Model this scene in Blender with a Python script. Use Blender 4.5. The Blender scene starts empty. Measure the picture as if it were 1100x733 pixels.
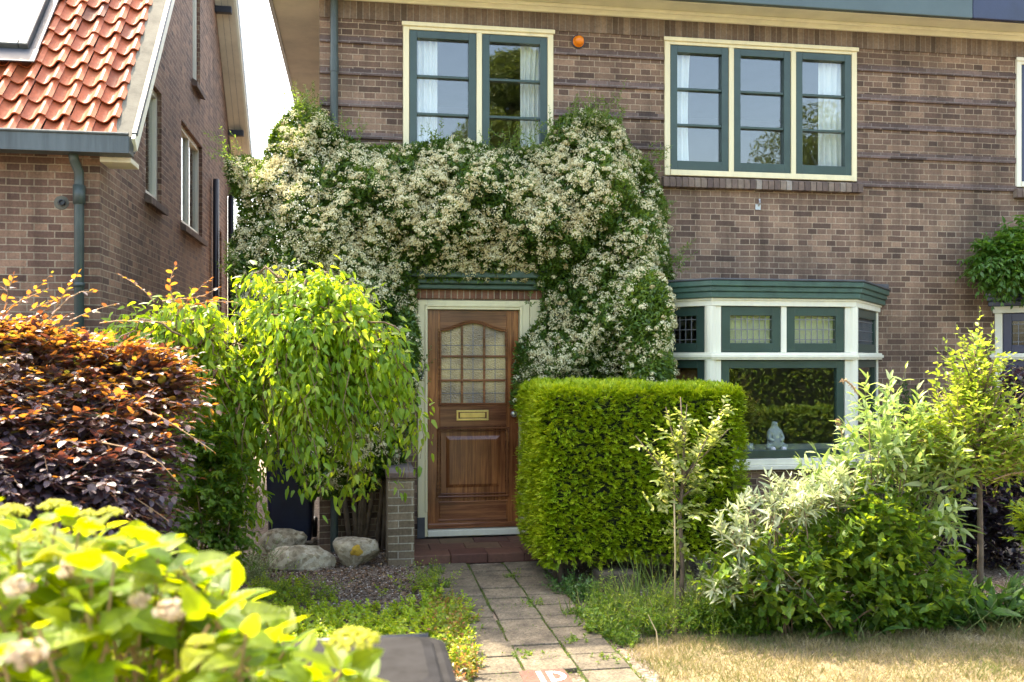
import bpy, bmesh, math
import numpy as np
from mathutils import Vector, Matrix
R = math.radians
scene = bpy.context.scene
COL = scene.collection
V3 = lambda *a: np.array(a, float)

# ------------------------------------------------------------------ camera numbers
CAM = V3(0.0, -9.4, 1.9)
TH = math.atan(0.165)
FPX = 1000.0
HOR = 385.0
FW = V3(math.sin(TH), math.cos(TH), 0); RT = V3(math.cos(TH), -math.sin(TH), 0)
def ray(u, v): return FW + RT*((u-550)/FPX) + V3(0, 0, (HOR-v)/FPX)
def at(u, v, t): return CAM + ray(u, v)*t
def on_y(u, v, Y):
    d = ray(u, v); return CAM + d*((Y-CAM[1])/d[1])
def on_z(u, v, Z=0.0):
    d = ray(u, v); return CAM + d*((Z-CAM[2])/d[2])

# ------------------------------------------------------------------ materials
MATS = {}
def nodes_of(name):
    m = bpy.data.materials.new(name); m.use_nodes = True
    nt = m.node_tree
    for n in list(nt.nodes): nt.nodes.remove(n)
    out = nt.nodes.new('ShaderNodeOutputMaterial')
    def N(t, **kw):
        n = nt.nodes.new(t)
        for k, v in kw.items(): setattr(n, k, v)
        return n
    def L(a, b): nt.links.new(a, b)
    return m, N, L, out
def setin(n, **kw):
    for k, v in kw.items():
        s = n.inputs[k.replace('_', ' ')]
        if isinstance(v, tuple) and len(v) == 3 and s.type == 'RGBA': v = (*v, 1)
        s.default_value = v
def ramp(N, stops):
    r = N('ShaderNodeValToRGB')
    e = r.color_ramp.elements
    while len(e) < len(stops): e.new(0.5)
    for i, (p, c) in enumerate(stops):
        e[i].position = p; e[i].color = (*c, 1)
    return r
def paint(name, col, rough=0.45, vary=0.25, scale=6.0, bump=0.0015, metal=0.0, streak=False, spec=0.5):
    m, N, L, out = nodes_of(name)
    tc = N('ShaderNodeTexCoord'); mp = N('ShaderNodeMapping')
    if streak: mp.inputs['Scale'].default_value = (3.0, 3.0, 0.25)
    L(tc.outputs['Object'], mp.inputs['Vector'])
    ns = N('ShaderNodeTexNoise'); setin(ns, Scale=scale, Detail=6.0, Roughness=0.65)
    L(mp.outputs['Vector'], ns.inputs['Vector'])
    c2 = tuple(x*(1-vary) for x in col); c3 = tuple(min(1, x*(1+vary*0.5)) for x in col)
    rp = ramp(N, [(0.3, c2), (0.55, col), (0.75, c3)])
    L(ns.outputs['Fac'], rp.inputs['Fac'])
    p = N('ShaderNodeBsdfPrincipled'); setin(p, Roughness=rough, Metallic=metal)
    p.inputs['Specular IOR Level'].default_value = spec
    L(rp.outputs['Color'], p.inputs['Base Color'])
    n2 = N('ShaderNodeTexNoise'); setin(n2, Scale=60.0, Detail=4.0)
    L(tc.outputs['Object'], n2.inputs['Vector'])
    b = N('ShaderNodeBump'); setin(b, Strength=0.5, Distance=bump)
    L(n2.outputs['Fac'], b.inputs['Height']); L(b.outputs['Normal'], p.inputs['Normal'])
    L(p.outputs['BSDF'], out.inputs['Surface'])
    return m
def brick(name, c1, c2, mortar, width=0.22, row=0.0625, ms=0.0055, squash=0.5, zoff=0.0, stain=0.3, rough_bump=0.004):
    m, N, L, out = nodes_of(name)
    tc = N('ShaderNodeTexCoord'); sp = N('ShaderNodeSeparateXYZ'); L(tc.outputs['Object'], sp.inputs[0])
    ad = N('ShaderNodeMath', operation='ADD'); L(sp.outputs['X'], ad.inputs[0]); L(sp.outputs['Y'], ad.inputs[1])
    az = N('ShaderNodeMath', operation='ADD'); L(sp.outputs['Z'], az.inputs[0]); az.inputs[1].default_value = 10*row+zoff
    cb = N('ShaderNodeCombineXYZ'); L(ad.outputs[0], cb.inputs['X']); L(az.outputs[0], cb.inputs['Y'])
    # slight wobble so that the courses are hand laid
    nw = N('ShaderNodeTexNoise'); setin(nw, Scale=3.0, Detail=2.0); L(tc.outputs['Object'], nw.inputs['Vector'])
    vs = N('ShaderNodeVectorMath', operation='SCALE'); vs.inputs['Scale'].default_value = 0.012
    sb = N('ShaderNodeVectorMath', operation='SUBTRACT'); L(nw.outputs['Color'], sb.inputs[0]); sb.inputs[1].default_value = (.5, .5, .5)
    L(sb.outputs[0], vs.inputs[0])
    av = N('ShaderNodeVectorMath', operation='ADD'); L(cb.outputs[0], av.inputs[0]); L(vs.outputs[0], av.inputs[1])
    bt = N('ShaderNodeTexBrick'); bt.offset = 0.5; bt.offset_frequency = 2; bt.squash = squash; bt.squash_frequency = 2
    setin(bt, Scale=1.0, Mortar_Size=ms, Mortar_Smooth=0.25, Bias=0.0, Brick_Width=width, Row_Height=row)
    bt.inputs['Color1'].default_value = (0, 0, 0, 1); bt.inputs['Color2'].default_value = (1, 1, 1, 1); bt.inputs['Mortar'].default_value = (.5, .5, .5, 1)
    L(av.outputs[0], bt.inputs['Vector'])
    mid = tuple((a+b)/2 for a, b in zip(c1, c2)); dk = tuple(a*0.6 for a in c1)
    rp = ramp(N, [(0.0, dk), (0.2, c1), (0.55, mid), (0.85, c2), (1.0, tuple(x*1.25 for x in c2))])
    L(bt.outputs['Color'], rp.inputs['Fac'])
    n1 = N('ShaderNodeTexNoise'); setin(n1, Scale=1.1, Detail=5.0, Roughness=0.7); L(tc.outputs['Object'], n1.inputs['Vector'])
    n3 = N('ShaderNodeTexNoise'); setin(n3, Scale=45.0, Detail=5.0, Roughness=0.7); L(tc.outputs['Object'], n3.inputs['Vector'])
    mo = N('ShaderNodeMix', data_type='RGBA', blend_type='MIX'); L(bt.outputs['Fac'], mo.inputs['Factor'])
    L(rp.outputs['Color'], mo.inputs['A']); mo.inputs['B'].default_value = (*mortar, 1)
    r1 = ramp(N, [(0.3, (1-stain,)*3), (0.7, (1+stain*.35,)*3)]); L(n1.outputs['Fac'], r1.inputs['Fac'])
    r3 = ramp(N, [(0.3, (.72,)*3), (0.7, (1.2,)*3)]); L(n3.outputs['Fac'], r3.inputs['Fac'])
    m1 = N('ShaderNodeMix', data_type='RGBA', blend_type='MULTIPLY'); m1.inputs['Factor'].default_value = 1; L(mo.outputs['Result'], m1.inputs['A']); L(r1.outputs['Color'], m1.inputs['B'])
    m2 = N('ShaderNodeMix', data_type='RGBA', blend_type='MULTIPLY'); m2.inputs['Factor'].default_value = 1; L(m1.outputs['Result'], m2.inputs['A']); L(r3.outputs['Color'], m2.inputs['B'])
    ms_ = N('ShaderNodeMapping'); ms_.inputs['Scale'].default_value = (4.5, 4.5, .45); L(tc.outputs['Object'], ms_.inputs['Vector'])
    n4 = N('ShaderNodeTexNoise'); setin(n4, Scale=1.0, Detail=7.0, Roughness=0.72); L(ms_.outputs['Vector'], n4.inputs['Vector'])
    r4 = ramp(N, [(.36, (.70, .69, .66)), (.5, (1, 1, 1)), (.66, (1.16, 1.15, 1.10))]); L(n4.outputs['Fac'], r4.inputs['Fac'])
    m4 = N('ShaderNodeMix', data_type='RGBA', blend_type='MULTIPLY'); m4.inputs['Factor'].default_value = 1; L(m2.outputs['Result'], m4.inputs['A']); L(r4.outputs['Color'], m4.inputs['B'])
    p = N('ShaderNodeBsdfPrincipled'); setin(p, Roughness=0.85); L(m4.outputs['Result'], p.inputs['Base Color'])
    iv = N('ShaderNodeMath', operation='SUBTRACT'); iv.inputs[0].default_value = 1; L(bt.outputs['Fac'], iv.inputs[1])
    hm = N('ShaderNodeMath', operation='MULTIPLY_ADD'); L(n3.outputs['Fac'], hm.inputs[0]); hm.inputs[1].default_value = 0.5; L(iv.outputs[0], hm.inputs[2])
    b = N('ShaderNodeBump'); setin(b, Strength=0.8, Distance=rough_bump); L(hm.outputs[0], b.inputs['Height']); L(b.outputs['Normal'], p.inputs['Normal'])
    L(p.outputs['BSDF'], out.inputs['Surface'])
    return m
def leafmat(name, stops, tstops, trans=0.45, rough=0.42, spec=0.5, veins=False):
    """leaf: reflected colour and transmitted colour both chosen by the leaf's own random tone"""
    m, N, L, out = nodes_of(name)
    a = N('ShaderNodeAttribute', attribute_name='tone')
    r1 = ramp(N, stops); r2 = ramp(N, tstops)
    L(a.outputs['Fac'], r1.inputs['Fac']); L(a.outputs['Fac'], r2.inputs['Fac'])
    p = N('ShaderNodeBsdfPrincipled'); setin(p, Roughness=rough); p.inputs['Specular IOR Level'].default_value = spec
    c1o, c2o = r1.outputs['Color'], r2.outputs['Color']
    t = N('ShaderNodeBsdfTranslucent')
    if veins:
        av = N('ShaderNodeAttribute', attribute_name='leafuv'); sx = N('ShaderNodeSeparateXYZ'); L(av.outputs['Vector'], sx.inputs[0])
        ab = N('ShaderNodeMath', operation='ABSOLUTE'); L(sx.outputs['Y'], ab.inputs[0])
        k1 = N('ShaderNodeMath', operation='MULTIPLY_ADD'); L(ab.outputs[0], k1.inputs[0]); k1.inputs[1].default_value = -.22; L(sx.outputs['X'], k1.inputs[2])
        k2 = N('ShaderNodeMath', operation='MULTIPLY'); L(k1.outputs[0], k2.inputs[0]); k2.inputs[1].default_value = 8.0
        fr = N('ShaderNodeMath', operation='PINGPONG'); L(k2.outputs[0], fr.inputs[0]); fr.inputs[1].default_value = .5
        vn = N('ShaderNodeMapRange'); L(fr.outputs[0], vn.inputs[0]); vn.inputs[1].default_value = 0; vn.inputs[2].default_value = .13; vn.inputs[3].default_value = 1; vn.inputs[4].default_value = 0
        mr = N('ShaderNodeMapRange'); L(ab.outputs[0], mr.inputs[0]); mr.inputs[1].default_value = 0; mr.inputs[2].default_value = .09; mr.inputs[3].default_value = 1; mr.inputs[4].default_value = 0
        mxv = N('ShaderNodeMath', operation='MAXIMUM'); L(vn.outputs[0], mxv.inputs[0]); L(mr.outputs[0], mxv.inputs[1])
        tcc = N('ShaderNodeTexCoord'); nz = N('ShaderNodeTexNoise'); setin(nz, Scale=26.0, Detail=4.0); L(tcc.outputs['Object'], nz.inputs['Vector'])
        rz_ = ramp(N, [(.32, (.62, .66, .6)), (.68, (1.25, 1.18, 1.1))]); L(nz.outputs['Fac'], rz_.inputs['Fac'])
        def vein(c, amt):
            q = N('ShaderNodeMix', data_type='RGBA', blend_type='MULTIPLY'); q.inputs['Factor'].default_value = 1; L(c, q.inputs['A']); L(rz_.outputs['Color'], q.inputs['B'])
            z = N('ShaderNodeMix', data_type='RGBA', blend_type='MULTIPLY'); L(mxv.outputs[0], z.inputs['Factor']); L(q.outputs['Result'], z.inputs['A']); z.inputs['B'].default_value = (amt, amt, amt, 1); return z.outputs['Result']
        c1o, c2o = vein(c1o, 1.35), vein(c2o, .55)
        bp = N('ShaderNodeBump'); setin(bp, Strength=.7, Distance=.004); bp.invert = True; L(mxv.outputs[0], bp.inputs['Height']); L(bp.outputs['Normal'], p.inputs['Normal'])
    L(c1o, p.inputs['Base Color']); L(c2o, t.inputs['Color'])
    mx = N('ShaderNodeMixShader'); mx.inputs['Fac'].default_value = trans
    L(p.outputs['BSDF'], mx.inputs[1]); L(t.outputs['BSDF'], mx.inputs[2])
    L(mx.outputs[0], out.inputs['Surface'])
    return m
def glassmat(name, ior=1.95, tint=(0.93, 0.96, 0.95), wav=0.0):
    m, N, L, out = nodes_of(name)
    fr = N('ShaderNodeFresnel'); ge = N('ShaderNodeNewGeometry'); mi = N('ShaderNodeMix'); mi.inputs['A'].default_value = ior; mi.inputs['B'].default_value = 1/ior; L(ge.outputs['Backfacing'], mi.inputs['Factor']); L(mi.outputs['Result'], fr.inputs['IOR'])
    tr = N('ShaderNodeBsdfTransparent'); tr.inputs['Color'].default_value = (*tint, 1)
    gl = N('ShaderNodeBsdfGlossy'); gl.inputs['Roughness'].default_value = 0.008
    if wav:
        tc = N('ShaderNodeTexCoord'); ns = N('ShaderNodeTexNoise'); setin(ns, Scale=5.0, Detail=1.0)
        L(tc.outputs['Object'], ns.inputs['Vector'])
        b = N('ShaderNodeBump'); setin(b, Strength=wav, Distance=0.004); L(ns.outputs['Fac'], b.inputs['Height']); L(b.outputs['Normal'], gl.inputs['Normal'])
    mx = N('ShaderNodeMixShader'); L(fr.outputs[0], mx.inputs['Fac']); L(tr.outputs[0], mx.inputs[1]); L(gl.outputs[0], mx.inputs[2])
    L(mx.outputs[0], out.inputs['Surface'])
    return m
def woodmat(name, c1, c2, rough=0.35, along='Z'):
    m, N, L, out = nodes_of(name)
    tc = N('ShaderNodeTexCoord'); mp = N('ShaderNodeMapping')
    mp.inputs['Scale'].default_value = (14, 14, 0.7) if along == 'Z' else (0.7, 14, 14)
    L(tc.outputs['Object'], mp.inputs['Vector'])
    ns = N('ShaderNodeTexNoise'); setin(ns, Scale=2.2, Detail=8.0, Roughness=0.7, Distortion=0.6); L(mp.outputs['Vector'], ns.inputs['Vector'])
    n2 = N('ShaderNodeTexNoise'); setin(n2, Scale=1.6, Detail=3.0); L(tc.outputs['Object'], n2.inputs['Vector'])
    rp = ramp(N, [(0.28, tuple(x*.45 for x in c1)), (0.45, c1), (0.62, c2), (0.8, c1)]); L(ns.outputs['Fac'], rp.inputs['Fac'])
    r2 = ramp(N, [(0.35, (.6, .55, .5)), (0.65, (1.25, 1.2, 1.1))]); L(n2.outputs['Fac'], r2.inputs['Fac'])
    mm = N('ShaderNodeMix', data_type='RGBA', blend_type='MULTIPLY'); mm.inputs['Factor'].default_value = 1; L(rp.outputs['Color'], mm.inputs['A']); L(r2.outputs['Color'], mm.inputs['B'])
    p = N('ShaderNodeBsdfPrincipled'); setin(p, Roughness=rough); L(mm.outputs['Result'], p.inputs['Base Color'])
    b = N('ShaderNodeBump'); setin(b, Strength=0.3, Distance=0.001); L(ns.outputs['Fac'], b.inputs['Height']); L(b.outputs['Normal'], p.inputs['Normal'])
    L(p.outputs['BSDF'], out.inputs['Surface'])
    return m
def speckle(name, cols, scale=60, rough=0.9, bump=0.006, big=2.0, bigamt=0.4, tone=False):
    """stone, soil, gravel: fine cells of several colours under broad patches"""
    m, N, L, out = nodes_of(name)
    tc = N('ShaderNodeTexCoord')
    vo = N('ShaderNodeTexVoronoi'); setin(vo, Scale=scale); L(tc.outputs['Object'], vo.inputs['Vector'])
    ns = N('ShaderNodeTexNoise'); setin(ns, Scale=scale*.6, Detail=6.0, Roughness=0.7); L(tc.outputs['Object'], ns.inputs['Vector'])
    sp = N('ShaderNodeSeparateColor'); L(vo.outputs['Color'], sp.inputs[0])
    mx = N('ShaderNodeMath', operation='MULTIPLY_ADD'); L(ns.outputs['Fac'], mx.inputs[0]); mx.inputs[1].default_value = 0.9
    hf = N('ShaderNodeMath', operation='MULTIPLY_ADD'); L(sp.outputs[0], hf.inputs[0]); hf.inputs[1].default_value = 0.5; hf.inputs[2].default_value = -0.2
    L(hf.outputs[0], mx.inputs[2])
    rp = ramp(N, [(i/(len(cols)-1)*.6+.15, c) for i, c in enumerate(cols)]); L(mx.outputs[0], rp.inputs['Fac'])
    n2 = N('ShaderNodeTexNoise'); setin(n2, Scale=big, Detail=6.0, Roughness=0.65); L(tc.outputs['Object'], n2.inputs['Vector'])
    r2 = ramp(N, [(0.3, (1-bigamt,)*3), (0.7, (1+bigamt*.5,)*3)]); L(n2.outputs['Fac'], r2.inputs['Fac'])
    mm = N('ShaderNodeMix', data_type='RGBA', blend_type='MULTIPLY'); mm.inputs['Factor'].default_value = 1; L(rp.outputs['Color'], mm.inputs['A']); L(r2.outputs['Color'], mm.inputs['B'])
    last = mm.outputs['Result']
    if tone:
        a = N('ShaderNodeAttribute', attribute_name='tone')
        r3 = ramp(N, [(0, (.72, .72, .72)), (1, (1.25, 1.22, 1.18))]); L(a.outputs['Fac'], r3.inputs['Fac'])
        m3 = N('ShaderNodeMix', data_type='RGBA', blend_type='MULTIPLY'); m3.inputs['Factor'].default_value = 1; L(last, m3.inputs['A']); L(r3.outputs['Color'], m3.inputs['B']); last = m3.outputs['Result']
    p = N('ShaderNodeBsdfPrincipled'); setin(p, Roughness=rough); L(last, p.inputs['Base Color'])
    b = N('ShaderNodeBump'); setin(b, Strength=0.9, Distance=bump); L(mx.outputs[0], b.inputs['Height']); L(b.outputs['Normal'], p.inputs['Normal'])
    L(p.outputs['BSDF'], out.inputs['Surface'])
    return m
def tonemat(name, stops, rough=0.7, spec=0.4, bump=0.004, nscale=18):
    m, N, L, out = nodes_of(name)
    a = N('ShaderNodeAttribute', attribute_name='tone'); r = ramp(N, stops); L(a.outputs['Fac'], r.inputs['Fac'])
    tc = N('ShaderNodeTexCoord'); ns = N('ShaderNodeTexNoise'); setin(ns, Scale=nscale, Detail=7.0, Roughness=0.7); L(tc.outputs['Object'], ns.inputs['Vector'])
    r2 = ramp(N, [(0.3, (.7,)*3), (0.7, (1.2,)*3)]); L(ns.outputs['Fac'], r2.inputs['Fac'])
    mm = N('ShaderNodeMix', data_type='RGBA', blend_type='MULTIPLY'); mm.inputs['Factor'].default_value = 1; L(r.outputs['Color'], mm.inputs['A']); L(r2.outputs['Color'], mm.inputs['B'])
    p = N('ShaderNodeBsdfPrincipled'); setin(p, Roughness=rough); p.inputs['Specular IOR Level'].default_value = spec
    L(mm.outputs['Result'], p.inputs['Base Color'])
    b = N('ShaderNodeBump'); setin(b, Strength=0.6, Distance=bump); L(ns.outputs['Fac'], b.inputs['Height']); L(b.outputs['Normal'], p.inputs['Normal'])
    L(p.outputs['BSDF'], out.inputs['Surface'])
    return m

M = dict(
    brick=brick('house_brick', (.150, .088, .060), (.250, .155, .102), (.41, .315, .22), zoff=.01, ms=.0046, stain=.5),
    brick_soldier=brick('soldier_brick', (.15, .10, .07), (.22, .155, .11), (.25, .21, .17), width=.0625, row=.24, ms=.004, squash=1.0, zoff=.03),
    brick_n=brick('neighbour_brick', (.165, .085, .057), (.270, .152, .096), (.37, .28, .19), zoff=.02, rough_bump=.006),
    brick_dark=brick('ledge_brick', (.115, .075, .065), (.17, .115, .10), (.22, .18, .16), squash=1.0, zoff=.012),
    brick_pier=brick('pier_brick', (.17, .125, .08), (.24, .18, .12), (.4, .36, .29), row=.07, width=.25, squash=1.0, zoff=0.0),
    brick_red=brick('red_brick', (.20, .085, .05), (.27, .12, .07), (.35, .28, .2), width=.0625, row=.24, squash=1.0, ms=.006),
    cream=paint('cream_paint', (.76, .68, .43), .5, .12, 3.0, streak=True),
    white=paint('white_paint', (.76, .74, .60), .5, .1, 3.0, streak=True),
    soffit=paint('soffit_paint', (.68, .62, .47), .55, .2, 3.0), cornice=paint('cornice_paint', (.80, .76, .56), .5, .15, 3.0),
    green=paint('green_gloss_paint', (.030, .060, .049), .30, .25, 4.0),
    greenroof=paint('green_weathered_board', (.045, .10, .075), .45, .4, 6.0),
    navy=paint('navy_gloss_paint', (.02, .027, .065), .3, .25, 4.0),
    bluegreen=paint('fascia_paint', (.07, .105, .105), .4, .15, 2.0),
    pipe=paint('dark_pipe_paint', (.05, .068, .062), .45, .3, 5.0), zinc=paint('zinc_sheet', (.088, .105, .107), .5, .4, 3.5, metal=.3, streak=True),
    lead=paint('lead_sheet', (.075, .08, .09), .5, .35, 5.0, metal=.3),
    concrete=paint('verge_concrete', (.135, .128, .10), .9, .4, 7.0, bump=.004),
    black=paint('black_plastic', (.018, .02, .026), .4, .3, 6.0),
    bin=paint('grey_bin_plastic', (.016, .016, .018), .7, .7, 12.0, spec=.12),
    binblue=paint('navy_bin_plastic', (.014, .02, .05), .4, .3, 5.0),
    brass=paint('old_brass', (.62, .47, .16), .32, .25, 10.0, metal=.8),
    steel=paint('worn_steel', (.5, .5, .5), .35, .3, 9.0, metal=.8),
    leadcame=paint('lead_came', (.17, .175, .19), .5, .2, 9.0, metal=.3),
    door=woodmat('varnished_door_wood', (.185, .064, .026), (.36, .145, .054), .2),
    doorh=woodmat('varnished_rail_wood', (.16, .058, .028), (.27, .112, .05), .22, 'X'),
    glass=glassmat('window_glass', 1.9, wav=.12),
    skyglass=glassmat('roof_glass', 1.5), bayglass=glassmat('bay_glass', 1.7, (.86, .9, .88), wav=.08),
    curtain=paint('white_curtain', (.80, .80, .78), .9, .05, 4.0),
    blind=paint('tan_blind', (.74, .66, .46), .8, .08, 4.0),
    brownblind=paint('rust_brown_curtain', (.36, .15, .07), .8, .15, 4.0),
    room=paint('room_plaster', (.22, .21, .2), .9, .1, 2.0),
    figurine=paint('white_ceramic', (.5, .5, .52), .4, .06, 8.0),
    amber=paint('amber_plastic', (.80, .22, .015), .25, .1, 8.0),
    bark=paint('grey_brown_bark', (.14, .10, .07), .9, .45, 14.0, bump=.008),
    twig=paint('brown_twig', (.19, .12, .07), .8, .4, 20.0),
    greenstem=paint('green_stem', (.16, .20, .06), .7, .3, 20.0),
    deadstem=paint('dry_stem', (.36, .23, .12), .8, .35, 20.0),
    cane=paint('pale_cane', (.55, .42, .24), .6, .25, 15.0),
    soil=speckle('bed_soil', [(.05, .035, .025), (.12, .085, .06), (.2, .15, .11), (.30, .25, .2)], 55, bigamt=.45),
    lawnbase=speckle('dry_lawn_soil', [(.10, .075, .04), (.20, .15, .08), (.30, .23, .125)], 70, big=1.5),
    gravel=tonemat('gravel_chips', [(0, (.08, .045, .035)), (.35, (.17, .11, .085)), (.7, (.30, .24, .2)), (1, (.5, .46, .42))], .85),
    litter=tonemat('dry_leaf_litter', [(0, (.07, .04, .025)), (.6, (.2, .11, .06)), (1, (.36, .25, .14))], .8),
    slab=speckle('concrete_slab', [(.075, .060, .042), (.14, .115, .080), (.195, .165, .12)], 90, bump=.004, big=5.0, bigamt=.6, tone=True),
    pink=speckle('terracotta_slab', [(.09, .042, .030), (.125, .060, .044), (.155, .08, .06)], 90, bump=.002, bigamt=.2),
    letters=paint('white_lettering', (.82, .82, .8), .6, .05),
    boulder=speckle('pale_boulder', [(.18, .14, .09), (.34, .28, .19), (.45, .385, .28), (.54, .48, .37)], 28, bump=.012, big=5, bigamt=.5),
    lichen=paint('yellow_lichen', (.45, .28, .035), .95, .4, 30.0, bump=.004),
    tile=tonemat('red_clay_pantile', [(0, (.17, .05, .024)), (.2, (.32, .072, .026)), (.6, (.40, .098, .034)), (1, (.46, .14, .055))], .6, .35, .002, 25),
    asphalt=speckle('asphalt', [(.03, .03, .03), (.05, .05, .05), (.08, .08, .075)], 120, bump=.004),
    pave=speckle('pavement_slab', [(.2, .19, .17), (.28, .265, .24), (.34, .32, .29)], 80, bump=.003),
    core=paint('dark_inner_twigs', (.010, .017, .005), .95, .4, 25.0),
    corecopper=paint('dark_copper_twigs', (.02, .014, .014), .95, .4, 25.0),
)
# leaves (reflected stops, transmitted stops)
M['l_climb'] = leafmat('climber_leaf', [(0, (.035, .085, .014)), (.6, (.085, .165, .026)), (1, (.19, .27, .04))], [(0, (.10, .22, .015)), (1, (.38, .5, .05))], .35, .35)
M['l_sprig'] = leafmat('fresh_sprig_leaf', [(0, (.05, .12, .02)), (1, (.12, .2, .035))], [(0, (.16, .32, .03)), (1, (.34, .45, .05))], .42, .4)
M['blossom'] = leafmat('cream_blossom', [(0, (.40, .32, .15)), (.35, (.68, .61, .34)), (1, (.82, .79, .54))], [(0, (.55, .47, .24)), (1, (.78, .74, .48))], .3, .7, .2)
M['l_weep'] = leafmat('weeping_leaf', [(0, (.06, .15, .014)), (.6, (.14, .27, .02)), (1, (.27, .36, .035))], [(0, (.30, .52, .02)), (.6, (.54, .70, .03)), (1, (.74, .78, .06))], .55, .42)
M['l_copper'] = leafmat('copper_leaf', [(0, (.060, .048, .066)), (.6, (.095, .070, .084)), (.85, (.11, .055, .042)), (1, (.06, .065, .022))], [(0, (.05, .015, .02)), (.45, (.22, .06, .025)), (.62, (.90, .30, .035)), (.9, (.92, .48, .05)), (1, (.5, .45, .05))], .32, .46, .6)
M['l_hydr'] = leafmat('hydrangea_leaf', [(0, (.04, .11, .006)), (.6, (.10, .185, .006)), (1, (.22, .27, .010))], [(0, (.24, .44, .01)), (.6, (.56, .66, .012)), (1, (.78, .76, .03))], .52, .48, .35, True)
M['bud'] = leafmat('hydrangea_bud', [(0, (.34, .36, .02)), (1, (.58, .55, .04))], [(0, (.5, .55, .04)), (1, (.7, .7, .1))], .3, .6)
M['floret'] = leafmat('faded_floret', [(0, (.20, .12, .06)), (.5, (.38, .27, .17)), (1, (.55, .45, .33))], [(0, (.5, .36, .2)), (1, (.8, .75, .6))], .35, .6)
M['l_yew'] = leafmat('yew_needle', [(0, (.11, .21, .006)), (.5, (.26, .40, .008)), (1, (.48, .55, .02))], [(0, (.22, .34, .01)), (1, (.52, .58, .03))], .34, .5)
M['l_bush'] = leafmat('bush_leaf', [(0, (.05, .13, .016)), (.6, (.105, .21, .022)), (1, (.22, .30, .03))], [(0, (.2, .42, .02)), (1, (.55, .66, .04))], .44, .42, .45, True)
M['l_silver'] = leafmat('silver_leaf', [(0, (.20, .27, .13)), (.5, (.42, .46, .28)), (1, (.66, .66, .48))], [(0, (.3, .42, .12)), (1, (.6, .66, .34))], .35, .45)
M['l_budd'] = leafmat('grey_green_leaf', [(0, (.13, .22, .06)), (.6, (.28, .37, .12)), (1, (.54, .57, .30))], [(0, (.25, .45, .06)), (1, (.55, .66, .16))], .4, .42)
M['l_gold'] = leafmat('golden_leaf', [(0, (.09, .19, .015)), (.6, (.20, .30, .025)), (1, (.38, .42, .06))], [(0, (.3, .48, .03)), (1, (.6, .66, .08))], .45, .38)
M['l_pale'] = leafmat('pale_sapling_leaf', [(0, (.10, .17, .03)), (.6, (.2, .26, .07)), (1, (.42, .42, .18))], [(0, (.36, .48, .05)), (1, (.66, .64, .18))], .45, .38)
M['l_purple'] = leafmat('dark_purple_leaf', [(0, (.014, .013, .022)), (1, (.04, .032, .05))], [(0, (.06, .02, .04)), (1, (.14, .06, .07))], .25, .4)
M['l_dark'] = leafmat('dark_leaf', [(0, (.014, .032, .014)), (1, (.035, .07, .025))], [(0, (.04, .1, .015)), (1, (.1, .2, .03))], .3, .4)
M['l_wist'] = leafmat('wisteria_leaf', [(0, (.035, .10, .018)), (1, (.085, .19, .03))], [(0, (.12, .3, .02)), (1, (.3, .5, .04))], .4, .4)
M['l_broad'] = leafmat('broad_leaf', [(0, (.035, .10, .022)), (1, (.075, .16, .04))], [(0, (.12, .3, .03)), (1, (.28, .46, .05))], .38, .4, .5, True)
M['l_red'] = leafmat('red_tipped_leaf', [(0, (.08, .15, .02)), (.55, (.16, .2, .03)), (.75, (.3, .12, .04)), (1, (.42, .14, .1))], [(0, (.3, .45, .03)), (.6, (.5, .4, .05)), (1, (.7, .22, .1))], .42, .4)
M['grass'] = leafmat('green_grass_blade', [(0, (.05, .11, .02)), (.7, (.10, .17, .035)), (1, (.3, .27, .1))], [(0, (.15, .3, .03)), (1, (.4, .42, .1))], .4, .5)
M['drygrass'] = leafmat('dry_grass_blade', [(0, (.07, .115, .022)), (.3, (.16, .155, .05)), (.6, (.27, .20, .085)), (.85, (.37, .285, .135)), (1, (.48, .40, .23))], [(0, (.16, .24, .04)), (1, (.42, .34, .16))], .32, .6)
M['l_tree'] = leafmat('street_tree_leaf', [(0, (.045, .085, .018)), (1, (.11, .15, .03))], [(0, (.15, .25, .03)), (1, (.35, .4, .06))], .35, .45)

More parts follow.
